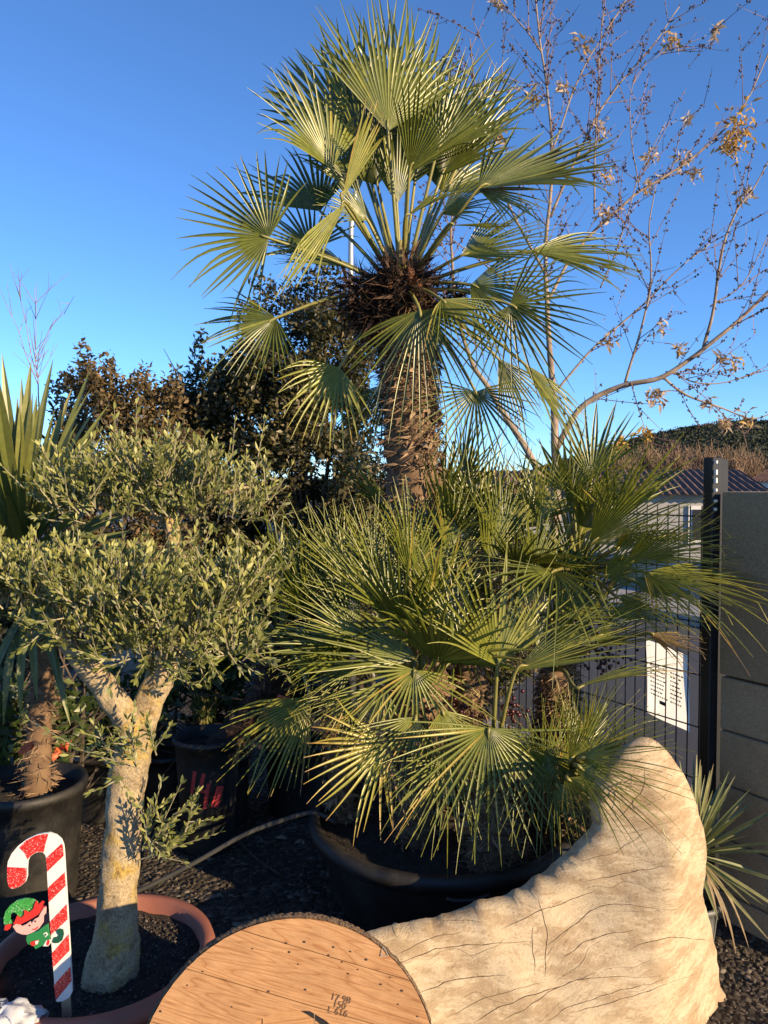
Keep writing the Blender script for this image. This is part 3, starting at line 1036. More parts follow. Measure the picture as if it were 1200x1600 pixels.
main = [
    ([(868, 800), (869, 700), (863, 600), (856, 500), (853, 400), (862, 250), (856, 150), (842, 60), (835, -30)], 4.7, 0.038, 0.005),
    ([(871, 700), (905, 640), (960, 607), (1030, 590), (1090, 552), (1140, 512), (1190, 465), (1250, 400)], [4.7, 4.65, 4.6, 4.5, 4.45, 4.4, 4.4, 4.4], 0.020, 0.008),
    ([(866, 790), (820, 700), (765, 610), (735, 560), (715, 480), (705, 380), (712, 300)], [4.7, 4.75, 4.8, 4.8, 4.8, 4.8, 4.8], 0.024, 0.006),
    ([(1098, 548), (1118, 470), (1128, 395), (1150, 330), (1180, 290), (1210, 230)], 4.45, 0.011, 0.003),
    ([(975, 602), (998, 530), (1017, 440), (1014, 360), (1025, 290)], 4.58, 0.009, 0.003),
    ([(856, 470), (905, 385), (985, 310), (1060, 262), (1120, 215), (1162, 165), (1203, 80)], 4.7, 0.011, 0.004),
    ([(860, 340), (915, 215), (960, 140), (1010, 85), (1062, 10)], 4.75, 0.009, 0.003),
    ([(928, 335), (930, 210), (938, 80), (946, -20)], 4.7, 0.006, 0.0025),
    ([(862, 240), (905, 120), (950, 45), (985, -10)], 4.65, 0.006, 0.0025),
    ([(853, 430), (800, 330), (770, 240), (745, 150), (735, 60)], 4.8, 0.010, 0.003),
    ([(858, 520), (790, 440), (740, 400), (690, 360)], 4.85, 0.008, 0.003),
    ([(870, 610), (930, 540), (1000, 480), (1060, 420), (1110, 380)], 4.6, 0.008, 0.003),
    ([(1035, 588), (1080, 620), (1130, 640), (1175, 655), (1215, 640)], 4.5, 0.008, 0.003),
    ([(985, 598), (1000, 650), (1012, 690)], 4.55, 0.004, 0.0015),
    ([(940, 450), (970, 370), (1000, 270), (1040, 190)], 4.65, 0.005, 0.002),
    ([(845, 80), (800, 20), (770, -10)], 4.7, 0.005, 0.002),
    ([(846, 130), (790, 130), (735, 25)], 4.7, 0.004, 0.002),
    ([(1000, 300), (985, 200), (1000, 110), (1110, 50)], 4.7, 0.004, 0.0015),
    ([(1050, 580), (1100, 600), (1160, 590), (1220, 560)], 4.5, 0.005, 0.002),
    ([(1110, 480), (1160, 440), (1220, 330)], 4.45, 0.005, 0.002),
]
clusters = [(1154, 200, 4.7, 0.15, 0.16), (1140, 224, 4.7, 0.11, 0.35), (1048, 64, 4.7, 0.07, 0.4), (910, 70, 4.7, 0.08, 0.5), (1116, 45, 4.7, 0.05, 0.95), (1075, 183, 4.7, 0.03, 1.0),
            (1015, 245, 4.7, 0.06, 0.8), (1068, 248, 4.7, 0.06, 0.8), (1088, 268, 4.7, 0.06, 0.75), (1012, 290, 4.7, 0.06, 0.7), (950, 275, 4.7, 0.06, 0.65), (945, 335, 4.7, 0.08, 0.7), (1165, 305, 4.5, 0.07, 0.85),
            (835, 155, 4.7, 0.06, 0.55), (780, 5, 4.7, 0.05, 0.85), (880, 135, 4.7, 0.06, 0.7), (938, 200, 4.7, 0.06, 0.85), (1033, 514, 4.5, 0.04, 0.9), (950, 530, 4.6, 0.07, 0.7), (1125, 560, 4.5, 0.05, 0.75), (1145, 565, 4.5, 0.06, 0.55),
            (1020, 620, 4.5, 0.07, 0.7), (1030, 615, 4.5, 0.05, 0.85), (1008, 677, 4.5, 0.055, 0.25), (965, 690, 4.5, 0.09, 0.35), (1130, 660, 4.5, 0.06, 0.65), (1165, 655, 4.5, 0.06, 0.6), (1105, 630, 4.5, 0.05, 0.75), (1060, 545, 4.5, 0.05, 0.6), (780, 210, 4.7, 0.06, 0.45), (965, 690, 4.5, 0.05, 0.3)]
bare_tree('bare_tree', 'leafless budding tree with yellow leaf tufts spreading right of the palm crown', main, 4.7, 21, clusters=clusters, density=9.5)
bare_tree('bare_sapling', 'thin leafless sapling against the sky above the yucca at far left', [([(60, 640), (57, 560), (55, 450)], 6.0, 0.009, 0.002), ([(58, 600), (30, 520), (12, 480)], 6.0, 0.004, 0.0015), ([(57, 560), (80, 510), (100, 490)], 6.0, 0.004, 0.0015), ([(58, 590), (35, 480), (28, 445)], 6.0, 0.004, 0.0015)], 6.0, 22, (0.15, 0.35), 6, False, sub=1)

# street lamp behind the palm
def street_lamp():
    D = 15.0
    base = at(548, 757, D); base[2] = 0
    root = thing('street_lamp', 'slim grey street lamp pole seen behind the palm crown', 'street lamp', base)
    p = [at(548, 470, D), at(549, 350, D), at(556, 300, D), at(561, 240, D), at(566, 190, D), at(575, 170, D)]
    path = np.vstack([[base], smooth_path(p, 18)])
    b = MB(); b.tube(path, np.concatenate([[0.075], np.linspace(0.055, 0.035, 18)]), 8)
    b.build('pole', M['steel'], root, smooth=True)
    b = MB()
    c = at(592, 168, D)
    b.tube([c - [0.25, 0, 0], c - [0.15, 0, -0.02], c + [0.2, 0, 0.02], c + [0.28, 0, 0]], [0.05, 0.11, 0.1, 0.03], 8)
    b.build('lamp_head', M['steel'], root, smooth=True)
street_lamp()

# ------------------------------------------------------------------ palms
def fan_blade(hub, axis, normal, Rr, spread, nseg, united, droop, cup, g, tone, dry=0.5, pleat=0.7, narrow=1.0, messy=0.05):
    X = nrm(axis); N = v3(normal); N = nrm(N - X * np.dot(N, X)); Y = np.cross(N, X)
    s = R(spread)
    phis = np.linspace(-s / 2, s / 2, nseg)
    dphi = s / max(1, nseg - 1)
    ts = np.array([0.02, 0.16, 0.32, 0.46, 0.60, 0.73, 0.85, 0.94, 1.0])
    verts, faces, var = [], [], []
    off = 0
    k = len(ts)
    for ph in phis:
        browned = 0.35 if g.uniform() < 0.05 else 0.0
        e = abs(ph) / (s / 2 + 1e-6)
        L = Rr * (1 - 0.22 * e ** 2) * (1 + g.normal(0, 0.05))
        r = ts * L
        uR = united * Rr * (1 - 0.12 * e) * g.uniform(0.85, 1.12)
        w0 = uR * math.tan(dphi / 2) * 1.02
        fr = np.clip((r - uR) / max(1e-4, L - uR), 0, 1)
        hw = np.where(r <= uR, r * math.tan(dphi / 2) * 1.02, w0 * narrow * (1 - fr) ** 0.65)
        hw[-1] = 0.0009
        j = g.normal(0, messy)
        ang = ph + j * fr * dphi * 4
        cz = cup * r * e ** 2
        jd = g.normal(0, messy * 0.9)
        cx, cy = np.cos(ang), np.sin(ang)
        ctr = (X[None] * (cx * r)[:, None] + Y[None] * (cy * r)[:, None] + N[None] * (cz + jd * fr * r)[:, None])
        side = (-X[None] * cy[:, None] + Y[None] * cx[:, None])
        mid = ctr - N[None] * (hw * pleat * 0.5)[:, None]
        le = ctr + side * hw[:, None] + N[None] * (hw * pleat * 0.5)[:, None]
        re = ctr - side * hw[:, None] + N[None] * (hw * pleat * 0.5)[:, None]
        dz = -(droop * (1 + g.normal(0, 0.25))) * Rr * (r / Rr) ** 2.4
        blk = np.stack([le, mid, re], 1)
        blk[:, :, 2] += dz[:, None]
        if g.uniform() < 0.025 * (messy / 0.05):      # a snapped, hanging tip
            kk = g.integers(5, 8)
            for q in range(kk, k):
                blk[q, :, :] = blk[kk - 1] + (blk[q] - blk[kk - 1]) * 0.5 + np.array([0, 0, -1]) * (r[q] - r[kk - 1]) * 0.75
        elif g.uniform() < 0.25:                       # a tip that arches over
            blk[:, :, 2] -= (g.uniform(0.05, 0.22) * L * np.clip((ts - 0.55) / 0.45, 0, 1) ** 2)[:, None]
        verts.append(blk.reshape(-1, 3) + hub)
        tv = tone + browned + g.normal(0, 0.06) + dry * 0.5 * ts ** 7
        var.append(np.repeat(np.clip(tv, 0, 1), 3))
        for q in range(k - 1):
            a = off + q * 3
            faces.append((a, a + 3, a + 4, a + 1))
            faces.append((a + 1, a + 4, a + 5, a + 2))
        off += k * 3
    return np.concatenate(verts), np.array(faces), np.concatenate(var)

def palm_leaf(root, base, hub, tip, normal, spread=150, nseg=30, united=0.45, droop=0.06, cup=0.12, tone=0.3, dry=0.4, seed=0, narrow=1.0, messy=0.05, pet=True, pr=0.0085, arch=0.12):
    g = np.random.default_rng(seed)
    base, hub, tip = v3(base), v3(hub), v3(tip)
    ax = tip - hub
    Rr = np.linalg.norm(ax)
    ax2 = nrm(ax + np.array([0, 0, droop * Rr * 0.9]))
    v, f, a = fan_blade(hub, ax2, normal, Rr, spread, nseg, united, droop, cup, g, tone, dry, 1.35, narrow, messy)
    o = add('leaf', v, f, M['palm'], root, origin=hub, var=a)
    if pet:
        d = hub - base
        l = np.linalg.norm(d)
        c1 = base + d * 0.5 + np.array([0, 0, arch * l])
        pts = smooth_path([base, c1, hub, hub + nrm(ax) * Rr * 0.10], 12)
        b = MB(); b.tube(pts, np.concatenate([np.linspace(pr * 1.5, pr * 0.75, 10), [pr * 0.5, pr * 0.15]]), 5, np.linspace(0.3, 0.75, 12).repeat(5) * g.uniform(0.5, 1.2))
        b.build('petiole', M['petiole'], o, origin=hub, smooth=True)
    return o

def palm_trunk(root, path, radii, seed, n_fib=2500, ragged=1.0, mat='fibre', zlim=None):
    g = np.random.default_rng(seed)
    m = 40
    pts = smooth_path(path, m)
    rad = np.interp(np.linspace(0, 1, m), np.linspace(0, 1, len(radii)), radii)
    v, f = tube(pts, rad, 26)
    for i in range(m * 26):
        p = v[i]; c = pts[i // 26]
        d = p - c
        k = 1 + 0.10 * mnoise.noise(Vector((p[0] * 14, p[1] * 14, p[2] * 28))) + 0.07 * math.sin(i // 26 * 1.9 + (i % 26) * 0.5)
        v[i] = c + d * k
    hv = np.clip(0.45 + 0.3 * np.array([mnoise.noise(Vector((p[0] * 9, p[1] * 9, p[2] * 45))) for p in v]), 0, 1)
    tr = add('trunk', v, f, M[mat], root, var=hv, smooth=True)
    # fibres and old leaf-base scraps
    s = g.uniform(0, 1, n_fib)
    idx = (s * (m - 1)).astype(int)
    a = g.uniform(0, 2 * math.pi, n_fib)
    O = np.stack([np.cos(a), np.sin(a), np.zeros(n_fib)], 1)
    P = pts[idx] + O * rad[idx][:, None] * 1.0
    P[:, 2] += g.uniform(-0.01, 0.01, n_fib)
    T = np.stack([-np.sin(a), np.cos(a), np.zeros(n_fib)], 1)
    Dr = O * g.uniform(0.1, 0.9, (n_fib, 1)) + T * g.normal(0, 0.9, (n_fib, 1)) + np.array([0, 0, -0.25]) + g.normal(0, 0.3, (n_fib, 3))
    Dr /= np.linalg.norm(Dr, axis=1)[:, None]
    big = g.uniform(size=n_fib) < 0.12 * ragged
    Lf = np.where(big, g.uniform(0.03, 0.07, n_fib), g.uniform(0.03, 0.075, n_fib))
    Wf = np.where(big, g.uniform(0.012, 0.025, n_fib), g.uniform(0.002, 0.006, n_fib))
    vv, ff, aa = leaf_cloud(P, Dr, O, Lf, Wf, np.clip(g.normal(0.55, 0.25, n_fib), 0, 1), 0.3)
    add('fibres', vv, ff, M[mat], tr, var=aa)['kind'] = 'stuff'
    return tr

FR = (0.25, -1.0, 0.35)      # a blade that faces the camera side
palm_base = np.array([0.225, 3.0, 0.25])
palm = thing('fan_palm', 'tall multi-stemmed fan palm in the big black pot', 'palm', palm_base)
CD = 3.15
crown0 = at(628, 432, CD)
palm_trunk(palm, [at(655, 1330, 3.2), at(655, 1000, 3.2), at(645, 760, 3.2), at(640, 620, 3.18), at(636, 520, 3.16), at(628, 440, CD)], [0.12, 0.115, 0.108, 0.105, 0.11, 0.09], 31, 9000, 1.6)

def nest(root, c, rx, rz, n, seed, hang=0.3):
    g = np.random.default_rng(seed)
    d = rand_dirs(n, g)
    rad = g.uniform(0.2, 1, n) ** 0.5
    P = c + d * rad[:, None] * np.array([rx, rx * 0.9, rz])
    Dr = d * np.array([1, 1, 0.5]) + g.normal(0, 0.55, (n, 3)) + np.array([0, 0, -hang])
    Dr /= np.linalg.norm(Dr, axis=1)[:, None]
    L = g.uniform(0.03, 0.13, n)
    W = np.where(g.uniform(size=n) < 0.15, g.uniform(0.010, 0.022, n), g.uniform(0.002, 0.006, n))
    v, f, a = leaf_cloud(P, Dr, rand_dirs(n, g), L, W, np.clip(g.normal(0.35, 0.3, n), 0, 1), 0.3)
    add('dead_fibre_nest', v, f, M['nest'], root, origin=c, var=a)['kind'] = 'stuff'
nest(palm, at(612, 482, 3.14), 0.135, 0.13, 3200, 41)
nest(palm, at(572, 462, 3.10), 0.10, 0.08, 700, 43, 0.1)
nest(palm, at(630, 440, 3.05), 0.10, 0.09, 900, 44, -0.2)
nest(palm, at(685, 462, 3.14), 0.09, 0.05, 500, 42)
for (px, py, w, h, s) in ((640, 425, 0.03, 0.09, 1), (607, 440, 0.035, 0.05, 2), (652, 436, 0.03, 0.05, 3)):
    b = MB()
    c = at(px, py, 3.02)
    b.tube([c + [0, 0, -h / 2], c + [0.004, -0.012, 0], c + [0.012 * (s - 1.5), 0.0, h / 2]], [w * 0.55, w * 0.5, w * 0.18], 7)
    b.build('leaf_sheath', M['sheath'], palm, smooth=True)
b = MB()
c = at(626, 405, 3.03)
b.tube([c + [0, 0, -0.06], c, c + [0, 0, 0.055], c + [0.002, 0, 0.075]], [0.012, 0.017, 0.012, 0.003], 8, 0.8)
b.build('flower_bud', M['petiole'], palm, smooth=True)

# upper crown, leaf by leaf: hub px, hub D, tip px, tip D, normal, spread, segments, united, droop, cup, tone (lowered to paint shade on some leaves), dry
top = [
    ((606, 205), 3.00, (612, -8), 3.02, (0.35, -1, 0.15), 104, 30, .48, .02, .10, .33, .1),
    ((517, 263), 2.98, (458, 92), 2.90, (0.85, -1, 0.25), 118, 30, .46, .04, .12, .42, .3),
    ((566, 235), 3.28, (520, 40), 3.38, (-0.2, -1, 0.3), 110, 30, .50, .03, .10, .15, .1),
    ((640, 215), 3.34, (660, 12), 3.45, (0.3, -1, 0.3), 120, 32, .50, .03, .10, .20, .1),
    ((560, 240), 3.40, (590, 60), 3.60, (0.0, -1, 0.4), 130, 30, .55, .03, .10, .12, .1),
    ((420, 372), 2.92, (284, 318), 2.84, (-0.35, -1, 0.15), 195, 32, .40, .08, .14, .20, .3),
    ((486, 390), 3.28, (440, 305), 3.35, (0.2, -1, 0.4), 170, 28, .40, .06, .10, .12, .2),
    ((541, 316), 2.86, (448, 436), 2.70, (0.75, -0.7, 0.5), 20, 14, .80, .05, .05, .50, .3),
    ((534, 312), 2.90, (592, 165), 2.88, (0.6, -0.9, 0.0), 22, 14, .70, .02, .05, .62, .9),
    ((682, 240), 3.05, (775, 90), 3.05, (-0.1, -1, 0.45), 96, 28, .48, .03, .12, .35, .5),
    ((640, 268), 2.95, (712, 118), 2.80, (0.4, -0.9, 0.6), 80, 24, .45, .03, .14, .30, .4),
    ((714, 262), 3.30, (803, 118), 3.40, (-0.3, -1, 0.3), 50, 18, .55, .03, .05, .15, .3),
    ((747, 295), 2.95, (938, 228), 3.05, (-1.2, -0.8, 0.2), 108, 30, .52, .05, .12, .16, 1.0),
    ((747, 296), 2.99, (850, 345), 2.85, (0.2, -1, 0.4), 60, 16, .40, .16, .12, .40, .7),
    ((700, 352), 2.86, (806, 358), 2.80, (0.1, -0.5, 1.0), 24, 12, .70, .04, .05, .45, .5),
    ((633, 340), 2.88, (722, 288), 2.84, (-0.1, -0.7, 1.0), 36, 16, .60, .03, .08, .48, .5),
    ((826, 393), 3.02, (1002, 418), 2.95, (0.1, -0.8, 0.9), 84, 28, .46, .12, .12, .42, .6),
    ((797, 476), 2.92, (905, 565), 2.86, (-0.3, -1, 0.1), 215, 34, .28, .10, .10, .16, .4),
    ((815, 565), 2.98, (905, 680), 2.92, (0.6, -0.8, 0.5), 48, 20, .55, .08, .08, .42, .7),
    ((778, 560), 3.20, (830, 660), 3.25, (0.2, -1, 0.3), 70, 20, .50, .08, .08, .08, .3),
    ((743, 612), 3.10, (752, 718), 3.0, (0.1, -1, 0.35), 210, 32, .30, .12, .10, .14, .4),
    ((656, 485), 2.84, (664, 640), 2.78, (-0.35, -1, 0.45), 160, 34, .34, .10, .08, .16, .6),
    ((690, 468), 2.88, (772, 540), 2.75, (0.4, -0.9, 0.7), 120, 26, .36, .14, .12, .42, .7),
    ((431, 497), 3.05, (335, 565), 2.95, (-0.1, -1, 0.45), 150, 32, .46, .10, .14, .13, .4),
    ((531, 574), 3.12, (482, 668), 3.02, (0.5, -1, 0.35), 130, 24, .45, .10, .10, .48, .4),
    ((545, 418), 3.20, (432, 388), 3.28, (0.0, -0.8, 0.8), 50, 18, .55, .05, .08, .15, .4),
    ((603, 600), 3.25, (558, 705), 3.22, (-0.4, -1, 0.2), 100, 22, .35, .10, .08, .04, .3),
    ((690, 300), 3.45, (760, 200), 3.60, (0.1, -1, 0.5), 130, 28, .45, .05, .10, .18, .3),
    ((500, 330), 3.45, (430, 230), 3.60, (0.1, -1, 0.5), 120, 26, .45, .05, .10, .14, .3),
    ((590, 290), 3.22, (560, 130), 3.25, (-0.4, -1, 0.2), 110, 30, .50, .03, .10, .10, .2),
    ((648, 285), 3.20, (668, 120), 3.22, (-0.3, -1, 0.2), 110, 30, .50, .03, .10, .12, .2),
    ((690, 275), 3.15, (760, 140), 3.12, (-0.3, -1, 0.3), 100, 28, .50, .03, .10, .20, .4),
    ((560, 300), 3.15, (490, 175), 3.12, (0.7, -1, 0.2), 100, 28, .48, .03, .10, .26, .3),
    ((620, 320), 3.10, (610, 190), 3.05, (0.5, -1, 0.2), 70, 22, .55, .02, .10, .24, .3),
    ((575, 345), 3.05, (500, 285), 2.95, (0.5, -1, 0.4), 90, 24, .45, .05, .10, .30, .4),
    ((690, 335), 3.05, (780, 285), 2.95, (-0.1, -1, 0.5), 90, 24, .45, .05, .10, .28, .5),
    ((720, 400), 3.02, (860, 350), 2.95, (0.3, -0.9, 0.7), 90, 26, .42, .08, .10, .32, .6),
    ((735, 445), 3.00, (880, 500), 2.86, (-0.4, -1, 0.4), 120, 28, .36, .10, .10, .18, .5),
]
for i, (h, hd, tp, td, nv, sp, ns, un, dr, cu, to, dy) in enumerate(top):
    hub = at(h[0], h[1], hd); tip = at(tp[0], tp[1], td)
    tip = hub + (tip - hub) * (1.05 if i else 1.03)
    base = crown0 + np.array([np.clip((h[0] - 628) / 2500, -0.06, 0.06), -0.02, -0.05 + np.clip((432 - h[1]) / 4000, -0.05, 0.05)])
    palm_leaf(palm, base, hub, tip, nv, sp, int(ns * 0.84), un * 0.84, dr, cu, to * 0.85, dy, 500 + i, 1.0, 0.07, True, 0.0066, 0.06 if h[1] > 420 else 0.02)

# lower clump: short stems, each with its own crown of leaves
stems = [  # base px at pot, crown px, D, trunk radius
    ((770, 1350), (768, 1215), 2.72, 0.085),
    ((650, 1300), (650, 1085), 2.90, 0.07),
    ((868, 1290), (868, 1045), 3.08, 0.068),
    ((720, 1250), (735, 960), 3.25, 0.065),
    ((540, 1270), (520, 1060), 3.10, 0.055),
    ((830, 1250), (905, 900), 3.12, 0.055),
    ((880, 1300), (895, 1240), 2.86, 0.05),
]
crowns = []
for i, (bp, cp, D, tr) in enumerate(stems):
    p0 = at(bp[0], bp[1], D); p0[2] = 0.22
    p1 = at(cp[0], cp[1], D)
    palm_trunk(palm, [p0, (p0 + p1) / 2 + [0.01, 0, 0], p1], [tr * 1.1, tr * 1.05, tr * 0.8], 60 + i, 1500 if i != 2 else 2600)
    crowns.append(p1)

low = [  # crown, hub px, D, tip px, D, normal, spread, nseg, united, droop, cup, tone, dry, narrow
    (0, (777, 1040), 2.62, (772, 838), 2.62, (0.45, -1, 0.2), 120, 30, .36, .05, .16, .38, .2, 1.0),
    (1, (650, 1032), 2.72, (440, 945), 2.70, (0.1, -1, 0.7), 74, 26, .34, .05, .14, .26, .3, .95),
    (1, (648, 1047), 2.66, (622, 1210), 2.58, (0.3, -1, 0.6), 190, 28, .22, .20, .10, .34, .4, .95),
    (0, (764, 1138), 2.46, (752, 1345), 2.36, (0.25, -1, 0.65), 185, 34, .26, .07, .06, .26, .5, 1.0),
    (0, (600, 1164), 2.62, (500, 1255), 2.46, (0.55, -1, 0.5), 150, 26, .40, .08, .12, .62, .6, .95),
    (3, (815, 942), 3.0, (888, 810), 2.95, (0.7, -1, 0.25), 96, 28, .45, .03, .14, .42, .2, 1.0),
    (5, (1007, 894), 2.72, (1215, 970), 2.38, (0.55, -0.9, 0.7), 110, 36, .36, .12, .12, .42, .7, .95),
    (5, (922, 850), 2.90, (1075, 735), 2.66, (0.5, -0.9, 0.5), 76, 34, .42, .03, .14, .32, .4, 1.0),
    (5, (905, 838), 3.0, (965, 690), 2.92, (0.6, -1, 0.2), 84, 34, .38, .02, .14, .30, .3, 1.0),
    (2, (1012, 990), 2.75, (1102, 1035), 2.62, (0.3, -0.9, 0.8), 60, 18, .50, .14, .12, .95, .6, .8),
    (2, (898, 1074), 2.70, (1072, 1030), 2.62, (0.1, -0.5, 1.0), 16, 12, .55, .03, .05, .36, .7, 1.0),
    (0, (806, 1048), 2.55, (1010, 960), 2.50, (-0.1, -0.8, 0.9), 46, 20, .34, .03, .12, .28, .5, .95),
    (6, (900, 1195), 2.26, (1062, 1312), 1.98, (0.1, -0.8, 1.0), 66, 14, .20, .10, .08, .34, .8, .9),
    (6, (905, 1185), 2.32, (1072, 1182), 2.06, (0.2, -0.9, 0.9), 60, 18, .24, .06, .10, .36, .6, .9),
    (6, (885, 1215), 2.34, (985, 1290), 2.10, (0.3, -0.9, 0.8), 90, 18, .22, .10, .10, .36, .6, .9),
    (6, (905, 1190), 2.70, (1035, 1110), 2.66, (0.2, -0.9, 0.7), 90, 24, .28, .03, .14, .34, .3, .85),
    (6, (885, 1215), 2.72, (900, 1075), 2.72, (0.4, -1, 0.3), 90, 26, .26, .02, .14, .36, .3, .85),
    (6, (915, 1235), 2.62, (1060, 1200), 2.52, (0.1, -0.9, 0.9), 70, 20, .28, .05, .14, .34, .5, .85),
    (6, (860, 1240), 2.60, (820, 1120), 2.60, (0.5, -1, 0.3), 90, 24, .28, .03, .14, .32, .3, .85),
    (3, (660, 930), 2.98, (585, 770), 3.00, (0.6, -1, 0.25), 90, 30, .34, .03, .14, .34, .2, 1.0),
    (3, (705, 900), 3.05, (690, 745), 3.10, (0.4, -1, 0.2), 90, 28, .36, .02, .14, .30, .2, 1.0),
    (1, (590, 950), 2.85, (500, 800), 2.88, (0.55, -1, 0.3), 90, 30, .34, .03, .14, .32, .2, 1.0),
    (4, (515, 930), 3.15, (470, 780), 3.2, (0.5, -1, 0.3), 100, 28, .36, .02, .14, .26, .2, 1.0),
    (3, (745, 830), 3.35, (725, 640), 3.4, (0.5, -1, 0.2), 70, 26, .40, .02, .10, .32, .2, 1.0),
    (3, (800, 840), 3.35, (850, 690), 3.4, (0.5, -1, 0.2), 70, 26, .40, .02, .10, .32, .2, 1.0),
    (5, (850, 830), 3.2, (800, 700), 3.2, (0.6, -1, 0.2), 34, 16, .55, .02, .10, .32, .2, 1.0),
    (1, (640, 900), 2.80, (700, 780), 2.80, (0.5, -1, 0.2), 110, 28, .34, .03, .14, .30, .2, 1.0),
    (2, (868, 965), 2.95, (1000, 850), 2.95, (0.3, -1, 0.5), 90, 26, .36, .05, .14, .30, .3, 1.0),
    (2, (930, 1010), 2.92, (1050, 930), 2.86, (0.2, -0.9, 0.6), 60, 18, .3, .04, .14, .30, .5, .95),
    (4, (500, 1005), 2.92, (432, 1060), 2.82, (0.4, -1, 0.6), 130, 24, .30, .10, .14, .38, .4, .95),
    (0, (700, 1190), 2.55, (640, 1310), 2.45, (0.5, -1, 0.5), 120, 22, .26, .12, .10, .34, .4, .9),
    (0, (850, 1180), 2.52, (905, 1335), 2.42, (0.3, -1, 0.6), 120, 24, .26, .14, .10, .30, .5, .9),
    (6, (890, 1190), 2.40, (980, 1085), 2.34, (0.4, -1, 0.4), 90, 26, .24, .03, .12, .36, .4, .9),
    (6, (870, 1225), 2.42, (940, 1330), 2.30, (0.4, -1, 0.5), 110, 22, .22, .10, .12, .38, .5, .9),
    (6, (915, 1215), 2.36, (1020, 1240), 2.16, (0.3, -1, 0.7), 80, 20, .22, .08, .12, .38, .6, .9),
    (6, (850, 1200), 2.50, (850, 1085), 2.50, (0.5, -1, 0.3), 100, 26, .24, .02, .12, .34, .4, .9),
    (6, (940, 1180), 2.44, (1045, 1125), 2.34, (0.3, -1, 0.6), 60, 20, .22, .04, .12, .36, .5, .9),
    (4, (545, 1090), 2.78, (480, 1180), 2.66, (0.5, -1, 0.5), 120, 24, .26, .10, .10, .34, .5, .9),
    (1, (600, 1075), 2.70, (545, 1190), 2.60, (0.5, -1, 0.5), 120, 24, .26, .06, .10, .32, .5, 1.0),
    (1, (650, 1120), 2.62, (600, 1250), 2.52, (0.4, -1, 0.5), 120, 24, .26, .06, .10, .30, .5, 1.0),
    (0, (720, 1170), 2.58, (690, 1300), 2.48, (0.4, -1, 0.5), 130, 24, .26, .06, .10, .36, .5, 1.0),
    (0, (810, 1160), 2.52, (845, 1290), 2.42, (0.4, -1, 0.5), 130, 24, .26, .06, .10, .32, .5, 1.0),
    (4, (500, 1040), 2.95, (420, 1010), 2.88, (0.4, -1, 0.6), 80, 22, .28, .05, .12, .30, .4, .95),
    (1, (560, 1040), 2.82, (450, 1075), 2.74, (0.4, -1, 0.6), 80, 22, .26, .08, .12, .38, .5, .9),
    (2, (870, 1015), 2.85, (960, 905), 2.80, (0.6, -1, 0.3), 90, 26, .28, .03, .12, .38, .3, .95),
    (2, (840, 1010), 2.80, (800, 900), 2.80, (0.7, -1, 0.2), 90, 26, .28, .03, .12, .34, .3, .95),
    (1, (690, 1110), 2.60, (735, 1230), 2.5, (0.5, -1, 0.5), 120, 24, .26, .10, .10, .40, .4, .9),
]
for i, (c, h, hd, tp, td, nv, sp, ns, un, dr, cu, to, dy, na) in enumerate(low):
    palm_leaf(palm, crowns[c], at(h[0], h[1], hd), at(tp[0], tp[1], td), nv, sp, max(9, int(ns * 0.84)), un * 0.9, dr, cu, to + 0.04, dy, 700 + i, na, 0.10, True, 0.007, 0.06)

def random_crown(root, c, n, seed, R0=(0.34, 0.46), pet=(0.25, 0.42), el=(-25, 85), toward=(0, -0.3, 0), tone=0.24, narrow=0.95, az=(0, 360), united=(0.26, 0.36)):
    g = np.random.default_rng(seed)
    for i in range(n):
        a = R(az[0] + (az[1] - az[0]) * ((i * 0.618034) % 1.0) + g.uniform(-12, 12))
        e = R(el[0] + (el[1] - el[0]) * (1 - ((i + 0.5) / n) ** 1.2))
        d = nrm(np.array([math.cos(a) * math.cos(e), math.sin(a) * math.cos(e), math.sin(e)]) + v3(toward))
        pl = g.uniform(*pet); Rr = g.uniform(*R0)
        hub = c + d * pl
        ax = nrm(d + np.array([0, 0, -0.35 if e < R(45) else -0.05]))
        up = np.array([0, 0, 1.0])
        nv = up - ax * np.dot(up, ax) + g.normal(0, 0.25, 3) + np.array([0.2, -0.25, 0])
        palm_leaf(root, c, hub, hub + ax * Rr, nv, g.uniform(70, 150), int(g.integers(15, 22)), g.uniform(*united), g.uniform(0.03, 0.12), 0.16, tone + g.normal(0, 0.07), g.uniform(0.2, 0.7), seed * 100 + i, narrow, 0.08, True, 0.007, 0.05)
front = [((640, 870), 2.96, (625, 742), 2.96, 90), ((585, 890), 2.92, (560, 760), 2.92, 90), ((700, 860), 2.98, (720, 735), 2.98, 90), ((540, 900), 2.95, (500, 775), 2.95, 90), ((610, 960), 2.78, (560, 820), 2.78, 100), ((690, 960), 2.82, (690, 810), 2.82, 100), ((480, 950), 2.95, (440, 850), 2.95, 90), ((760, 880), 2.92, (790, 755), 2.92, 80), ((830, 900), 2.88, (850, 770), 2.88, 80), ((560, 1000), 2.74, (470, 890), 2.74, 80), ((720, 1010), 2.70, (650, 880), 2.70, 80)]
for i, (h, hd, tp, td, sp) in enumerate(front):
    palm_leaf(palm, crowns[3 if i % 2 else 1] + np.array([0, -0.05, 0]), at(h[0], h[1], hd), at(tp[0], tp[1], td), (0.75, -1, 0.1 + 0.1 * (i % 3)), sp, 20, .28, .03, .16, .34 + .03 * (i % 4), .25, 820 + i, 1.0, 0.08, True, 0.007, 0.05)
random_crown(palm, crowns[3], 8, 81, tone=0.22)
random_crown(palm, crowns[5], 7, 82, tone=0.24, el=(-5, 85), toward=(0, 0.05, 0.1))
random_crown(palm, crowns[1], 6, 83, tone=0.28, el=(20, 85))
random_crown(palm, crowns[2], 5, 84, tone=0.26, el=(30, 85), toward=(0.1, 0.1, 0.2))
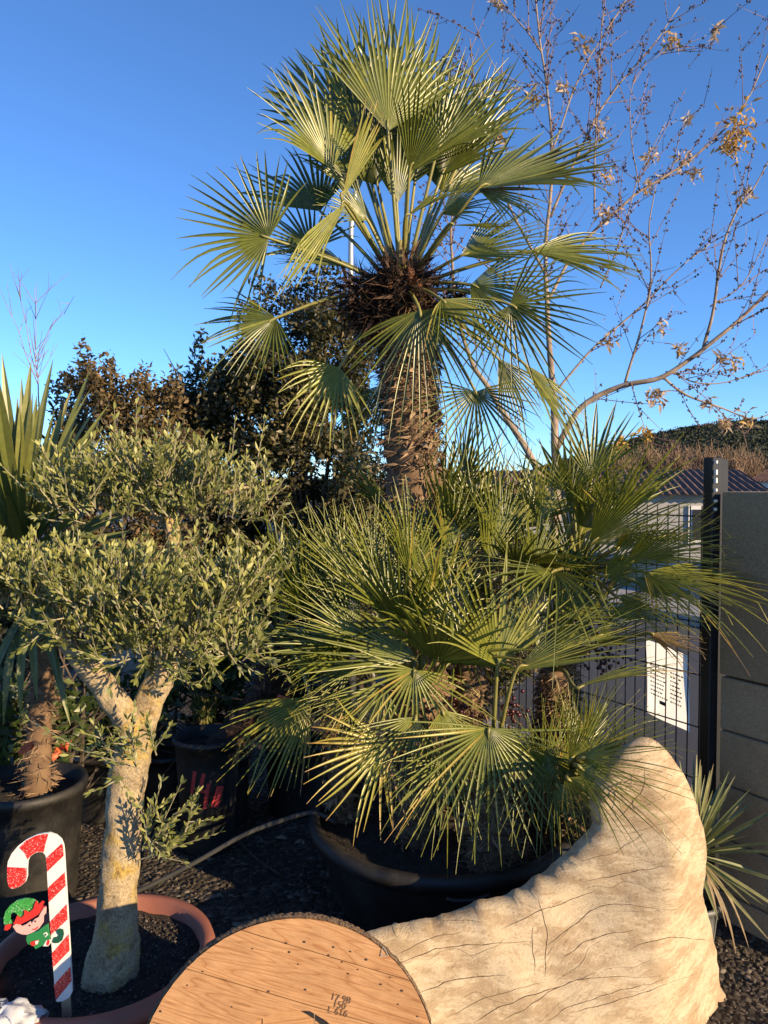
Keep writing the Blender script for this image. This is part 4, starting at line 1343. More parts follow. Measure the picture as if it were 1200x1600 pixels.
random_crown(palm, crowns[4], 6, 85, (0.3, 0.4), (0.2, 0.34), tone=0.22, el=(10, 85))
random_crown(palm, crowns[6], 7, 87, (0.26, 0.36), (0.1, 0.22), tone=0.32, el=(5, 85), narrow=0.8, toward=(0.1, 0, 0.1), united=(0.2, 0.3))
for i, (h, hd, tp, td, sp, to) in enumerate([((960, 860), 2.85, (1050, 800), 2.66, 60, .36), ((1000, 870), 2.80, (1160, 850), 2.50, 56, .42), ((880, 800), 3.0, (1000, 715), 2.9, 60, .38), ((840, 820), 2.98, (880, 700), 2.95, 60, .40), ((780, 850), 2.95, (770, 720), 2.95, 70, .36), ((950, 960), 2.75, (1075, 945), 2.6, 50, .36), ((980, 880), 2.76, (1120, 800), 2.52, 60, .40), ((940, 900), 2.80, (1080, 860), 2.58, 66, .36), ((960, 930), 2.78, (1090, 985), 2.58, 60, .38), ((920, 790), 3.0, (1035, 705), 2.88, 56, .36), ((985, 905), 2.70, (1150, 960), 2.42, 70, .36)]):
    palm_leaf(palm, crowns[5], at(h[0], h[1], hd), at(tp[0], tp[1], td), (0.55, -1, 0.45), sp, 22, .32, .05, .14, to, .5, 780 + i, .95, 0.08, True, 0.007, 0.06)
random_crown(palm, at(700, 900, 3.55), 8, 88, (0.38, 0.48), (0.3, 0.45), tone=0.24, el=(10, 85))

def berries(px, py, D, n, r, seed):
    g = np.random.default_rng(seed)
    c = at(px, py, D)
    b = MB()
    octv = np.array([(1, 0, 0), (-1, 0, 0), (0, 1, 0), (0, -1, 0), (0, 0, 1), (0, 0, -1)], dtype=float)
    bm = bmesh.new(); bmesh.ops.create_icosphere(bm, subdivisions=1, radius=1.0)
    sv = np.array([v.co[:] for v in bm.verts]); sf = [[v.index for v in f.verts] for f in bm.faces]; bm.free()
    for i in range(n):
        b.put(c + g.normal(0, 1, 3) * np.array([r, r * 0.8, r]) * 0.55 + sv * g.uniform(0.006, 0.0095), sf)
    b.build('fruit_cluster', M['berry'], palm, smooth=True)['kind'] = 'stuff'
berries(935, 985, 3.0, 90, 0.10, 1)
berries(905, 965, 3.05, 60, 0.08, 2)
berries(945, 1030, 3.0, 50, 0.07, 3)
berries(712, 1130, 2.72, 60, 0.06, 4)
berries(800, 1110, 2.75, 40, 0.05, 5)

# ------------------------------------------------------------------ pots
def pot(name, label, c, r_top, h, mat, r_bot=None, lip=0.012, lip_h=0.03, soil=0.04, rib=False, sides=48, soil_mat='soil', wob=0.0, wall=0.006):
    r_bot = r_bot or r_top * 0.8
    root = thing(name, label, 'pot', c)
    prof = [(0.001, 0.0), (r_bot, 0.0), (r_bot * 1.01, 0.01)]
    for t in np.linspace(0.1, 1, 6):
        prof.append((r_bot + (r_top - lip - r_bot) * t, 0.01 + (h - lip_h - 0.01) * t))
    prof += [(r_top, h - lip_h + 0.002), (r_top + lip * 0.25, h - lip_h * 0.5), (r_top, h - 0.003), (r_top - lip * 0.6, h), (r_top - lip - wall, h - 0.004), (r_top - lip - wall - 0.003, h - soil - 0.03)]
    v, f = lathe(prof, c, sides, wob)
    add('shell', v, f, mat, root, smooth=True)
    g = np.random.default_rng(int(abs(c[0]) * 1000) % 9999)
    nr = 14
    vs = [(c[0], c[1], c[2] + h - soil)]
    for i in range(1, nr + 1):
        for k in range(sides):
            a = 2 * math.pi * k / sides
            r = (r_top - lip - wall) * (i / nr) * (1 + wob * math.sin(2 * a + 0.7))
            x, y = c[0] + r * math.cos(a), c[1] + r * math.sin(a)
            vs.append((x, y, c[2] + h - soil + 0.012 * mnoise.noise(Vector((x * 22, y * 22, 0))) + 0.006 * mnoise.noise(Vector((x * 70, y * 70, 3)))))
    fs = [(0, 1 + k, 1 + (k + 1) % sides) for k in range(sides)]
    for i in range(nr - 1):
        for k in range(sides):
            k2 = (k + 1) % sides
            fs.append((1 + i * sides + k, 1 + (i + 1) * sides + k, 1 + (i + 1) * sides + k2, 1 + i * sides + k2))
    add('soil', vs, fs, M[soil_mat], root, smooth=True)
    return root

bigpot = pot('black_pot', 'huge black plastic pot holding the fan palm behind the log', np.array([0.225, 3.0, 0.0]), 0.515, 0.30, M['plastic'], 0.42, 0.03, 0.055, 0.06, sides=96)
b = MB()
hp = [at(698, 1404, 2.47), at(715, 1408, 2.46), at(745, 1406, 2.46), at(765, 1398, 2.47)]
b.tube(smooth_path(hp, 10), 0.008, 6)
b.build('handle', M['plastic'], bigpot, smooth=True)

olive_c = np.array([-0.825, 2.2, 0.0])
pot('terracotta_pot', 'wide terracotta-coloured pot at the foot of the olive trunk', olive_c, 0.318, 0.240, M['terra'], 0.24, 0.03, 0.05, 0.045, sides=72)
# crumbs of soil and pebbles in the olive pot and on the ground
def pebbles(name, pts, sizes, mat, seed, label, cat):
    g = np.random.default_rng(seed)
    base_v = np.array([(1, 0, 0), (-1, 0, 0), (0, 1, 0), (0, -1, 0), (0, 0, 1), (0, 0, -1)], dtype=float)
    base_f = np.array([(0, 2, 4), (2, 1, 4), (1, 3, 4), (3, 0, 4), (2, 0, 5), (1, 2, 5), (3, 1, 5), (0, 3, 5)])
    n = len(pts)
    sc = g.uniform(0.5, 1.1, (n, 1, 3)) * np.asarray(sizes)[:, None, None] * np.array([1, 1, 0.65])
    ang = g.uniform(0, 6.28, n)
    bv = base_v[None] * sc + g.normal(0, 0.12, (n, 6, 3)) * np.asarray(sizes)[:, None, None]
    ca, sa = np.cos(ang)[:, None], np.sin(ang)[:, None]
    x = bv[:, :, 0] * ca - bv[:, :, 1] * sa; y = bv[:, :, 0] * sa + bv[:, :, 1] * ca
    V = np.stack([x, y, bv[:, :, 2]], 2) + np.asarray(pts)[:, None, :]
    Fc = (base_f[None] + (np.arange(n) * 6)[:, None, None]).reshape(-1, 3)
    o = add(name, V.reshape(-1, 3), Fc, mat, var=np.repeat(np.clip(g.beta(1.3, 2.6, n), 0, 1), 6), origin=(0, 2, 0))
    o['kind'] = 'stuff'; o['label'] = label; o['category'] = cat
    return o
g = np.random.default_rng(77)
pts, sz = [], []
for i in range(9000):
    if i % 3 == 0:
        p = (g.uniform(0.7, 1.9), g.uniform(1.7, 2.9))
    else:
        p = (g.uniform(-1.4, 0.4), g.uniform(1.7, 4.6))
    if (p[0] + 0.825) ** 2 + (p[1] - 2.2) ** 2 < 0.26 ** 2:
        continue
    s = g.uniform(0.003, 0.010) if g.uniform() < 0.93 else g.uniform(0.010, 0.018)
    pts.append((p[0], p[1], s * 0.3)); sz.append(s)
pebbles('gravel', pts, sz, M['pebble'], 78, 'small grey gravel scattered over the dark ground', 'gravel')
pts, sz = [], []
for i in range(2200):
    r = 0.26 * math.sqrt(g.uniform()); a = g.uniform(0, 6.28)
    s = g.uniform(0.002, 0.0065)
    pts.append((olive_c[0] + r * math.cos(a), olive_c[1] + r * math.sin(a), 0.197 + s * 0.4)); sz.append(s)
pebbles('soil_crumbs', pts, sz, M['pebble'], 79, 'dark soil crumbs and grit in the terracotta pot', 'soil')

# dead leaves on the ground
for i, (px, py, lab) in enumerate([(438, 1320, 'dry leaf scrap on the ground left of the big black pot'), (468, 1328, 'pale dry leaf scrap on the ground beside the big black pot'), (418, 1372, 'green fallen leaf on the dark gravel below the hose'), (1065 + 85, 1530, 'greenish fallen leaf on the gravel right of the log')]):
    D = 1.6 * FPX / (py - 757)
    c = at(px, py, D)
    gg = np.random.default_rng(900 + i)
    a = gg.uniform(0, 6.28); L = 0.07
    u = np.array([math.cos(a), math.sin(a), 0]); w = np.array([-math.sin(a), math.cos(a), 0])
    vs, n = [], 6
    for k in range(n + 1):
        t = k / n
        hw = 0.022 * math.sin(math.pi * min(0.98, t * 0.93 + 0.05))
        for s in (-1, 0, 1):
            vs.append(c + u * L * (t - 0.5) + w * hw * s + np.array([0, 0, 0.012 + 0.010 * abs(s) + 0.012 * math.sin(3 * t + i)]))
    fs = []
    for k in range(n):
        q = k * 3
        fs += [(q, q + 3, q + 4, q + 1), (q + 1, q + 4, q + 5, q + 2)]
    tag(add('fallen_leaf', vs, fs, M['dry_leaf'] if i < 2 else M['shrub'], var=np.full(len(vs), 0.75 if i < 2 else 0.8), smooth=True), lab, 'leaf', 'fallen leaves on the ground')

# ------------------------------------------------------------------ olive tree
def olive():
    base = at(172, 1528, 2.15); base[2] = 0.19
    root = thing('olive_tree', 'gnarled cloud-pruned olive tree with forked pale trunk in the terracotta pot', 'tree', base)
    def limb(name, path, Ds, radii, sides=36, m=60, amp=0.15):
        pts = smooth_path([at(p[0], p[1], d) for p, d in zip(path, Ds)], m)
        rad = np.interp(np.linspace(0, 1, m), np.linspace(0, 1, len(radii)), radii)
        v, f = tube(pts, rad, sides)
        for i in range(m * sides):
            p = v[i]; c = pts[i // sides]
            v[i] = c + (p - c) * (1 + amp * 1.2 * mnoise.noise(Vector((p[0] * 14, p[1] * 14, p[2] * 6))) + amp * 0.9 * mnoise.noise(Vector((p[0] * 34, p[1] * 34, p[2] * 18))) + amp * 0.4 * mnoise.noise(Vector(p * 70)))
        return add(name, v, f, M['olive_bark'], root, smooth=True)
    limb('trunk', [(168, 1560), (175, 1505), (183, 1420), (192, 1310), (200, 1220), (210, 1165)], [2.15, 2.15, 2.16, 2.18, 2.2, 2.22], [0.088, 0.067, 0.058, 0.051, 0.050, 0.053])
    limb('limb', [(218, 1175), (195, 1120), (160, 1070), (125, 1025), (100, 990), (85, 950)], [2.22, 2.2, 2.18, 2.16, 2.16, 2.16], [0.034, 0.041, 0.036, 0.032, 0.029, 0.022])
    limb('limb', [(212, 1185), (225, 1120), (250, 1060), (272, 1010), (282, 950), (276, 890), (268, 800)], [2.22, 2.24, 2.26, 2.3, 2.36, 2.4, 2.45], [0.034, 0.042, 0.041, 0.036, 0.030, 0.028, 0.018])
    limb('cut_stub', [(276, 905), (277, 885), (279, 868)], [2.36, 2.33, 2.31], [0.034, 0.032, 0.024], 14, 10, 0.2)
    for path, Ds, r in [([(268, 830), (220, 790), (150, 770)], [2.45, 2.4, 2.35], .012), ([(268, 820), (320, 780), (390, 760)], [2.45, 2.42, 2.4], .012), ([(270, 860), (250, 760), (215, 690)], [2.42, 2.4, 2.4], .011), ([(100, 980), (60, 940), (20, 910)], [2.16, 2.14, 2.12], .012), ([(105, 980), (170, 950), (240, 930)], [2.16, 2.14, 2.1], .010), ([(285, 960), (350, 950), (420, 900)], [2.34, 2.25, 2.2], .011), ([(112, 1010), (140, 1002), (250, 1010)], [2.14, 2.06, 2.05], .004)]:
        limb('branch', path, Ds, [r, r * 0.7, r * 0.35], 7, 12, 0.1)
    g = np.random.default_rng(5)
    LP, LD, LN, LL, LW, LV = [], [], [], [], [], []
    st = MB()
    def sprig(p, d, l, nl, tone, lf=(0.021, 0.034)):
        d = nrm(d)
        bendv = g.normal(0, 0.12, 3)
        p1 = p + d * l * 0.5 + bendv * l * 0.3
        p2 = p + d * l + bendv * l * 0.9 + np.array([0, 0, 0.06 * l])
        st.tube([p, p1, p2], [0.0022, 0.0018, 0.001], 3, cap=False)
        side = nrm(np.cross(d, rand_dirs(1, g)[0]))
        for k in range(nl):
            t = (k + 1) / nl
            q = p + (p1 - p) * min(1, t * 2) + (p2 - p1) * max(0, t * 2 - 1)
            if k % 2 == 0:
                s2 = side
            else:
                s2 = nrm(np.cross(d, side))
            for sg in (1, -1):
                dr = nrm(d * g.uniform(0.9, 1.5) + s2 * sg * g.uniform(0.5, 0.9) + g.normal(0, 0.15, 3))
                LP.append(q); LD.append(dr)
                LN.append(nrm(d * 0.6 + np.array([0.25, -0.3, 0.2]) + g.normal(0, 0.4, 3)))
                ll = g.uniform(*lf) * (1 - 0.3 * abs(t - 0.55))
                LL.append(ll); LW.append(ll * g.uniform(0.25, 0.34))
                LV.append(np.clip(tone + g.normal(0, 0.16), 0, 1))
        LP.append(p2); LD.append(nrm(p2 - p1)); LN.append(nrm(g.normal(0, 1, 3))); LL.append(0.022); LW.append(0.007); LV.append(min(1, tone + 0.2))
    def pad(px, py, D, rx, ry, rd, n, topbias=0.88, seed=0, tone=0.40):
        c = at(px, py, D)
        ax = rx / FPX * D; az = ry / FPX * D
        for i in range(n):
            d = rand_dirs(1, g)[0]
            if g.uniform() < topbias:
                d[2] = abs(d[2])
            rr = g.uniform(0.55, 1.0) ** 0.5
            lump = 1 + 0.7 * mnoise.noise(Vector((d[0] * 3.5 + px, d[1] * 3.5, d[2] * 3.5)))
            p = c + d * rr * lump * np.array([ax, rd, az])
            dd = d * np.array([0.6, 0.6, 0.5]) + np.array([0, 0, 0.75 if d[2] > 0 else 0.1]) + g.normal(0, 0.25, 3)
            sprig(p - dd * 0.03, dd, g.uniform(0.05, 0.11) * (1.5 if g.uniform() < 0.15 else 1), g.integers(4, 8), tone + 0.28 * max(0, d[2]) * rr)  # tone rises toward the pad top, painting sunlight on the upper leaves
    pad(195, 800, 2.45, 110, 46, 0.22, 165)
    pad(325, 800, 2.50, 92, 46, 0.22, 160)
    pad(255, 752, 2.45, 125, 38, 0.20, 150)
    pad(130, 775, 2.40, 55, 40, 0.14, 60)
    pad(60, 925, 2.15, 85, 48, 0.2, 180)
    pad(180, 925, 2.1, 110, 38, 0.2, 175)
    pad(290, 955, 2.15, 100, 42, 0.2, 180)
    pad(378, 930, 2.2, 42, 36, 0.12, 60)
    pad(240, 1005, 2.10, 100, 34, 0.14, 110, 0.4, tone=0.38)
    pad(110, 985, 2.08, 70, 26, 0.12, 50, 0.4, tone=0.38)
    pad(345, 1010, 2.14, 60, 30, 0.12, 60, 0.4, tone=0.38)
    pad(-30, 915, 2.15, 60, 40, 0.2, 60)
    pad(25, 925, 2.12, 60, 40, 0.2, 80)
    # tall shoots standing above the pads, sunlight put into their lighter tone
    for (x0, y0, x1, y1, D) in [(215, 740, 208, 625, 2.4), (260, 730, 262, 650, 2.4), (185, 740, 180, 660, 2.4), (395, 760, 408, 675, 2.42), (330, 740, 335, 690, 2.42), (285, 735, 290, 680, 2.4), (150, 760, 140, 690, 2.4), (100, 780, 95, 715, 2.38), (110, 770, 60, 690, 2.38), (275, 880, 280, 825, 2.3), (420, 920, 432, 890, 2.2), (360, 930, 365, 880, 2.2)]:
        a_, b_ = at(x0, y0, D), at(x1, y1, D)
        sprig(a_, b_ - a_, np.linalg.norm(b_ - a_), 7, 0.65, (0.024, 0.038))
    for i in range(46):
        up_ = i < 24
        x0 = g.uniform(85, 430) if up_ else g.uniform(0, 430)
        y0 = (752 + abs(x0 - 255) * 0.18 if up_ else 905 + abs(x0 - 220) * 0.06)
        D = 2.4 if up_ else 2.1
        a_, b_ = at(x0, y0, D + g.uniform(-0.1, 0.1)), at(x0 + g.normal(0, 22), y0 - g.uniform(35, 75), D + g.uniform(-0.1, 0.1))
        sprig(a_, b_ - a_, np.linalg.norm(b_ - a_), 6, 0.68, (0.022, 0.036))
    # hanging twig below the lower pad and the suckers on the trunk
    for (x0, y0, x1, y1, D, nl) in [(90, 975, 130, 985, 2.05, 5), (130, 950, 82, 975, 2.05, 5), (235, 1080, 290, 1050, 2.1, 4), (290, 1050, 315, 1010, 2.08, 4), (215, 1200, 40, 1165, 2.08, 8), (220, 1190, 150, 1160, 2.08, 5), (235, 1180, 190, 1130, 2.06, 5), (215, 1210, 205, 1140, 2.06, 5), (200, 1215, 160, 1225, 2.06, 5), (245, 1180, 235, 1140, 2.06, 5), (180, 1190, 150, 1140, 2.06, 4),
                                    (215, 1345, 340, 1278, 2.1, 8), (222, 1330, 250, 1232, 2.1, 6), (225, 1330, 290, 1250, 2.08, 6), (290, 1300, 305, 1245, 2.08, 5), (235, 1320, 270, 1290, 2.06, 5), (230, 1340, 275, 1320, 2.06, 5), (225, 1325, 228, 1270, 2.08, 5), (245, 1330, 300, 1300, 2.1, 5)]:
        a_, b_ = at(x0, y0, D), at(x1, y1, D)
        sprig(a_, b_ - a_, np.linalg.norm(b_ - a_), nl + 2, 0.5, (0.022, 0.032))
        for q in range(3):
            o_ = a_ + (b_ - a_) * g.uniform(0.1, 0.75)
            sprig(o_, (b_ - a_) * 0.6 + g.normal(0, 0.06, 3) + np.array([0, 0, 0.02]), g.uniform(0.04, 0.08), 4, 0.5, (0.020, 0.030))
    st.build('twigs', M['twig'], root)['kind'] = 'stuff'
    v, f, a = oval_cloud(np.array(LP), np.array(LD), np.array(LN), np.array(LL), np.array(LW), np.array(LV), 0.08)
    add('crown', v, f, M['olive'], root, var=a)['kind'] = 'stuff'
olive()

# ------------------------------------------------------------------ sword-leaved plants
def sword(root, base, tip, width, bend, mat, tone, seed, fold=0.35, dry=0.3, normal=(0.1, -0.6, 0.8)):
    g = np.random.default_rng(seed)
    base, tip = v3(base), v3(tip)
    d = tip - base
    l = np.linalg.norm(d)
    n = 10
    side = nrm(np.cross(d, v3(normal)))
    nn = nrm(np.cross(side, d))
    vs, var = [], []
    for k in range(n + 1):
        t = k / n
        c = base + d * t + nn * math.sin(math.pi * t) * bend * l * 0.5 + np.array([0, 0, -bend * l * t * t * 0.3])
        hw = width / 2 * (0.55 + 0.9 * t if t < 0.5 else 1.0) * (1 - max(0, (t - 0.5) / 0.5) ** 1.8) + 0.0006
        vs += [c + side * hw + nn * hw * fold, c, c - side * hw + nn * hw * fold]
        var += [np.clip(tone + dry * 0.4 * t ** 8, 0, 1)] * 3
    fs = []
    for k in range(n):
        a = k * 3
        fs += [(a, a + 3, a + 4, a + 1), (a + 1, a + 4, a + 5, a + 2)]
    return add('leaf', vs, fs, mat, root, origin=base, var=var, smooth=False)

def left_yucca():
    D = 2.95
    c = at(38, 850, D)
    pc = at(45, 1225, D)
    base = np.array([pc[0], D, 0.40])
    root = thing('yucca', 'tall yucca with stiff sword leaves at the left edge beside the olive', 'yucca', base)
    palm_trunk(root, [base + [0.03, 0, -0.02], at(62, 1130, D), at(66, 1050, D), at(55, 950, D), at(40, 860, D)], [0.05, 0.043, 0.042, 0.04, 0.04], 91, 900, 0.8)
    g = np.random.default_rng(92)
    for i in range(88):
        a = i * 2.39996 + g.uniform(-0.2, 0.2)
        e = R(88 - 95 * (i / 88) ** 1.1)
        d = np.array([math.cos(a) * math.cos(e), math.sin(a) * math.cos(e), math.sin(e)])
        l = g.uniform(0.52, 0.74) * (1 if i < 66 else 0.8)
        sword(root, c + d * 0.02 + np.array([0, 0, -0.10 * i / 88]), c + d * l, g.uniform(0.028, 0.042), g.uniform(-0.02, 0.10), M['sword'], g.uniform(0.25, 0.8), 9200 + i, 0.35)
    for i, (x, y) in enumerate([(5, 1120), (32, 1110), (58, 1085), (92, 1060), (110, 1120), (-20, 1080), (75, 905), (110, 870), (125, 845), (60, 1000)]):
        sword(root, at(45 + i * 3, 930, D - 0.05), at(x, y, D - 0.22), 0.03, 0.22, M['sword'], g.uniform(0.15, 0.45), 9300 + i)
    pot('black_pot', 'black plastic pot under the yucca at the left edge', np.array([pc[0], D, 0.0]), 0.215, 0.45, M['plastic'], 0.17, 0.015, 0.04, 0.06)
    # leafy weeds round the stem
left_yucca()

def right_yucca():
    D = 2.62
    pc = np.array([1.06, D, 0.0])
    root = thing('spiky_yucca', 'small spiky grey-green yucca between the log and the block wall', 'yucca', pc + [0, 0, 0.15])
    c = at(1083, 1335, D)
    b = MB(); b.tube([pc + [0, 0, 0.12], (pc + c) / 2 + [0, 0, 0.06], c], [0.03, 0.03, 0.02], 8)
    b.build('stem', M['bark_dark'], root)
    g = np.random.default_rng(93)
    for i in range(100):
        a = i * 2.39996 + g.uniform(-0.2, 0.2)
        e = R(85 - 112 * (i / 100))
        d = np.array([math.cos(a) * math.cos(e), math.sin(a) * math.cos(e), math.sin(e)])
        l = g.uniform(0.26, 0.36)
        p1 = c + d * l
        lim = 1.235 + 0.62 * (2.80 - p1[1]) - 0.03      # stop at the wall
        if p1[0] > lim and p1[1] < 2.8:
            p1 = c + d * l * max(0.3, (lim - c[0]) / max(1e-3, p1[0] - c[0])); 
        sword(root, c + d * 0.01, p1, 0.012, g.uniform(0.0, 0.06), M['blue_sword'], g.uniform(0.3, 0.85), 9400 + i, 0.3, 0.4)
    for i, (x, y) in enumerate([(1150, 1480), (1170, 1470), (1135, 1440), (1120, 1420), (1160, 1440), (1110, 1400)]):
        sword(root, c, at(x, y, D - 0.10), 0.010, 0.25, M['blue_sword'], 0.97, 9500 + i)
    pot('grey_pot', 'small grey plastic pot at the right end of the log', pc, 0.105, 0.17, M['grey_plastic'], 0.08, 0.008, 0.02, 0.03)
right_yucca()

# ------------------------------------------------------------------ dim pots and plants behind
def bg_stuff():
    g = np.random.default_rng(140)
    # smaller palm leaning behind the olive
    pcC = np.array([at(325, 1240, 3.35)[0], 3.35, 0.0])
    potC = pot('black_pot', 'tapered black pot with a red painted number behind the olive', pcC, 0.15, 0.50, M['plastic'], 0.11, 0.01, 0.03, 0.05)
    def on_pot(az, z):
        t = (z - 0.01) / 0.46
        r = 0.11 + 0.03 * t + 0.004
        return pcC + np.array([r * math.sin(az), -r * math.cos(az), z])
    def stroke(pts, w=0.016):
        b = MB()
        vs = []
        m = 10
        path = smooth_path(pts, m) if len(pts) > 2 else np.linspace(pts[0], pts[1], m)
        for k in range(m):
            d = path[min(k + 1, m - 1)] - path[max(k - 1, 0)]
            nv = np.array([-d[1], d[0] / 1.0]); nv = nv / (np.linalg.norm(nv) + 1e-9) * w / 2
            for s in (1, -1):
                vs.append(on_pot((path[k][0] + s * nv[0]) / 0.13, path[k][1] + s * nv[1]))
        b.put(vs, [(2 * k, 2 * k + 1, 2 * k + 3, 2 * k + 2) for k in range(m - 1)])
        b.build('painted_stroke', M['red_paint'], potC)
    stroke([(-0.040, 0.285), (-0.022, 0.385)])
    stroke([(0.014, 0.375), (-0.002, 0.30)])
    stroke([(-0.002, 0.30), (0.032, 0.29)])
    stroke([(0.032, 0.33), (0.016, 0.22)])
    stroke([(0.082, 0.31), (0.058, 0.22)], 0.034)
    sp = thing('small_fan_palm', 'smaller dim fan palm leaning behind the olive beside the big pot', 'palm', pcC + [0, 0, 0.44])
    c = at(440, 1000, 3.40)
    palm_trunk(sp, [pcC + [0.02, 0, 0.42], at(390, 1130, 3.4), at(425, 1060, 3.4), c], [0.06, 0.07, 0.07, 0.06], 141, 1600, 1.0, 'nest')
    random_crown(sp, c, 9, 142, (0.30, 0.38), (0.2, 0.3), tone=0.14, el=(10, 80))
    palm_leaf(sp, c, at(486, 1090, 3.05), at(372, 1215, 2.9), (0.4, -1, 0.6), 84, 22, .42, .06, .12, .5, .4, 143)
    # other pots
    pot('black_pot', 'small black pot of thin grassy stems behind the olive fork', np.array([at(322, 1130, 3.9)[0], 3.9, 0.0]), 0.105, 0.40, M['plastic'], 0.085, 0.008, 0.02, 0.03)
    gp = np.array([at(322, 1130, 3.9)[0], 3.9, 0.37])
    gr = thing('grassy_plant', 'thin pale grassy stems in the small black pot behind the olive', 'plant', gp)
    for i in range(46):
        d = nrm([g.normal(0, 0.35), g.normal(0, 0.35), 1])
        sword(gr, gp + g.normal(0, 0.025, 3) * [1, 1, 0], gp + d * g.uniform(0.15, 0.30), 0.006, 0.06, M['sword'], g.uniform(0.2, 0.9), 14500 + i)
    pot('black_pot', 'open empty black pot between the grassy pot and the numbered pot', np.array([at(352, 1170, 3.62)[0], 3.62, 0.0]), 0.125, 0.33, M['plastic'], 0.10, 0.01, 0.025, 0.035)
    pot('black_pot', 'wide black pot in deep shade directly behind the olive trunk', np.array([at(262, 1200, 3.75)[0], 3.75, 0.0]), 0.16, 0.30, M['plastic'], 0.13, 0.012, 0.03, 0.04)
    pot('black_pot', 'black pot in shade left of the big palm pot', np.array([at(462, 1170, 3.75)[0], 3.75, 0.0]), 0.16, 0.34, M['plastic'], 0.13, 0.012, 0.03, 0.04)
    pot('black_pot', 'black pot in shade just right of the yucca pot', np.array([at(165, 1170, 3.7)[0], 3.7, 0.0]), 0.17, 0.32, M['plastic'], 0.14, 0.012, 0.03, 0.04)
    for i, (px, D, top, rx, lab, n) in enumerate([(345, 3.95, 930, 60, 'broad-leaved green shrub standing in shade behind the olive crown', 900), (250, 3.8, 1010, 55, 'low broad-leaved plant in shade behind the olive fork', 500), (165, 3.75, 1040, 60, 'leafy plant in shade left of the olive trunk', 600), (465, 3.8, 980, 60, 'leafy plant in shade left of the big palm pot', 700), (95, 3.4, 1040, 50, 'leafy green plant beside the yucca stem', 420), (-5, 3.2, 1050, 45, 'leafy green plant at the left edge below the yucca leaves', 350)]):
        shrub('pot_shrub', lab, px, top, D, rx, M['shrub'], n, 150 + i, 0.055, 0.35, 0.2, -0.3, 5, 'shrub', None, 0.8, 0.62)
    # orange plastic pieces
    for i, (px, py, D, s, lab) in enumerate([(428, 1106, 3.12, 0.07, 'torn orange plastic tag behind the left palm leaves'), (42, 1168, 2.72, 0.032, 'orange plastic tag in front of the yucca stem'), (95, 1172, 3.06, 0.045, 'dull red plastic scrap right of the yucca stem'), (392, 1095, 3.5, 0.05, 'small red plastic scrap behind the leaning palm stem')]):
        c = at(px, py, D)
        gg = np.random.default_rng(180 + i)
        vs = []
        n = 6
        for a in range(n + 1):
            for q in range(n + 1):
                u, w = a / n - 0.5, q / n - 0.5
                vs.append(c + np.array([u * s * 1.5 + w * s * 0.5, 0.018 * math.sin(5 * u + 4 * w + i), w * s * 1.1 + u * s * 0.7 + 0.006 * gg.normal()]))
        fs = [(a * (n + 1) + q, (a + 1) * (n + 1) + q, (a + 1) * (n + 1) + q + 1, a * (n + 1) + q + 1) for a in range(n) for q in range(n)]
        o = tag(add('plastic_tag', vs, fs, M['orange'], smooth=True), lab, 'tag', 'orange and red plastic scraps')
        m = o.modifiers.new('thick', 'SOLIDIFY'); m.thickness = 0.0015
    # pale cardboard box lit behind the olive fork
    b = MB()
    b.box(at(180, 1032, 4.3) + [0, 0, -0.30], (0.26, 0.22, 0.72), 0.3)
    o = tag(b.build('cardboard_box', simple('pale_cardboard', (0.42, 0.36, 0.30), (0.33, 0.28, 0.23), 5)), 'pale upright cardboard box half hidden behind the olive fork', 'box')
    m = o.modifiers.new('bevel', 'BEVEL'); m.width = 0.006; m.segments = 2
    # hose across to the palm pot
    b = MB()
    hp = smooth_path([at(60, 1420, 2.95), at(140, 1415, 2.92), at(215, 1392, 2.92), at(300, 1350, 2.95), at(380, 1305, 2.98), at(440, 1282, 3.0), at(490, 1270, 3.0), at(525, 1285, 2.98)], 40)
    b.tube(hp, 0.0095, 8)
    tag(b.build('irrigation_hose', M['hose'], smooth=True), 'grey irrigation hose rising over the rim of the big palm pot', 'hose')
    b = MB()
    sp_ = smooth_path([np.append(at(352, 1300, 3.5)[:2], 0.02), np.append(at(395, 1345, 3.2)[:2], 0.03), np.append(at(440, 1375, 3.05)[:2], 0.02)], 12)
    b.tube(sp_, 0.005, 6)
    tag(b.build('fallen_stick', M['bark_dark'], smooth=True), 'thin dark stick lying on the gravel below the hose', 'stick')
bg_stuff()

# crumpled plastic bag at the bottom left corner
def bag():
    c = at(8, 1592, 1.86)
    gg = np.random.default_rng(200)
    n = 16
    vs = []
    for a in range(n + 1):
        for q in range(n + 1):
            u, w = a / n - 0.5, q / n - 0.5
            h = 0.05 * (1 - 3.2 * (u * u + w * w))
            p = np.array([u * 0.17, w * 0.14 , h])
            p += np.array(mnoise.noise_vector(Vector((u * 7, w * 7, 1)))) * 0.018 + np.array(mnoise.noise_vector(Vector((u * 19, w * 19, 4)))) * 0.007
            vs.append(c + p + [-0.02, 0.03, -0.04])
    fs = [(a * (n + 1) + q, (a + 1) * (n + 1) + q, (a + 1) * (n + 1) + q + 1, a * (n + 1) + q + 1) for a in range(n) for q in range(n)]
    m, t, b = nodes_of('clear_plastic_bag')
    b.inputs['Base Color'].default_value = (0.75, 0.77, 0.80, 1)
    b.inputs['Roughness'].default_value = 0.22
    b.inputs['Transmission Weight'].default_value = 0.35
    nn = noise_tex(t, coords(t), 60, 4); bump(t, b, nn, 0.4, 0.006)
    tag(add('plastic_bag', vs, fs, m, smooth=True), 'crumpled clear plastic bag at the bottom left corner', 'bag')
bag()

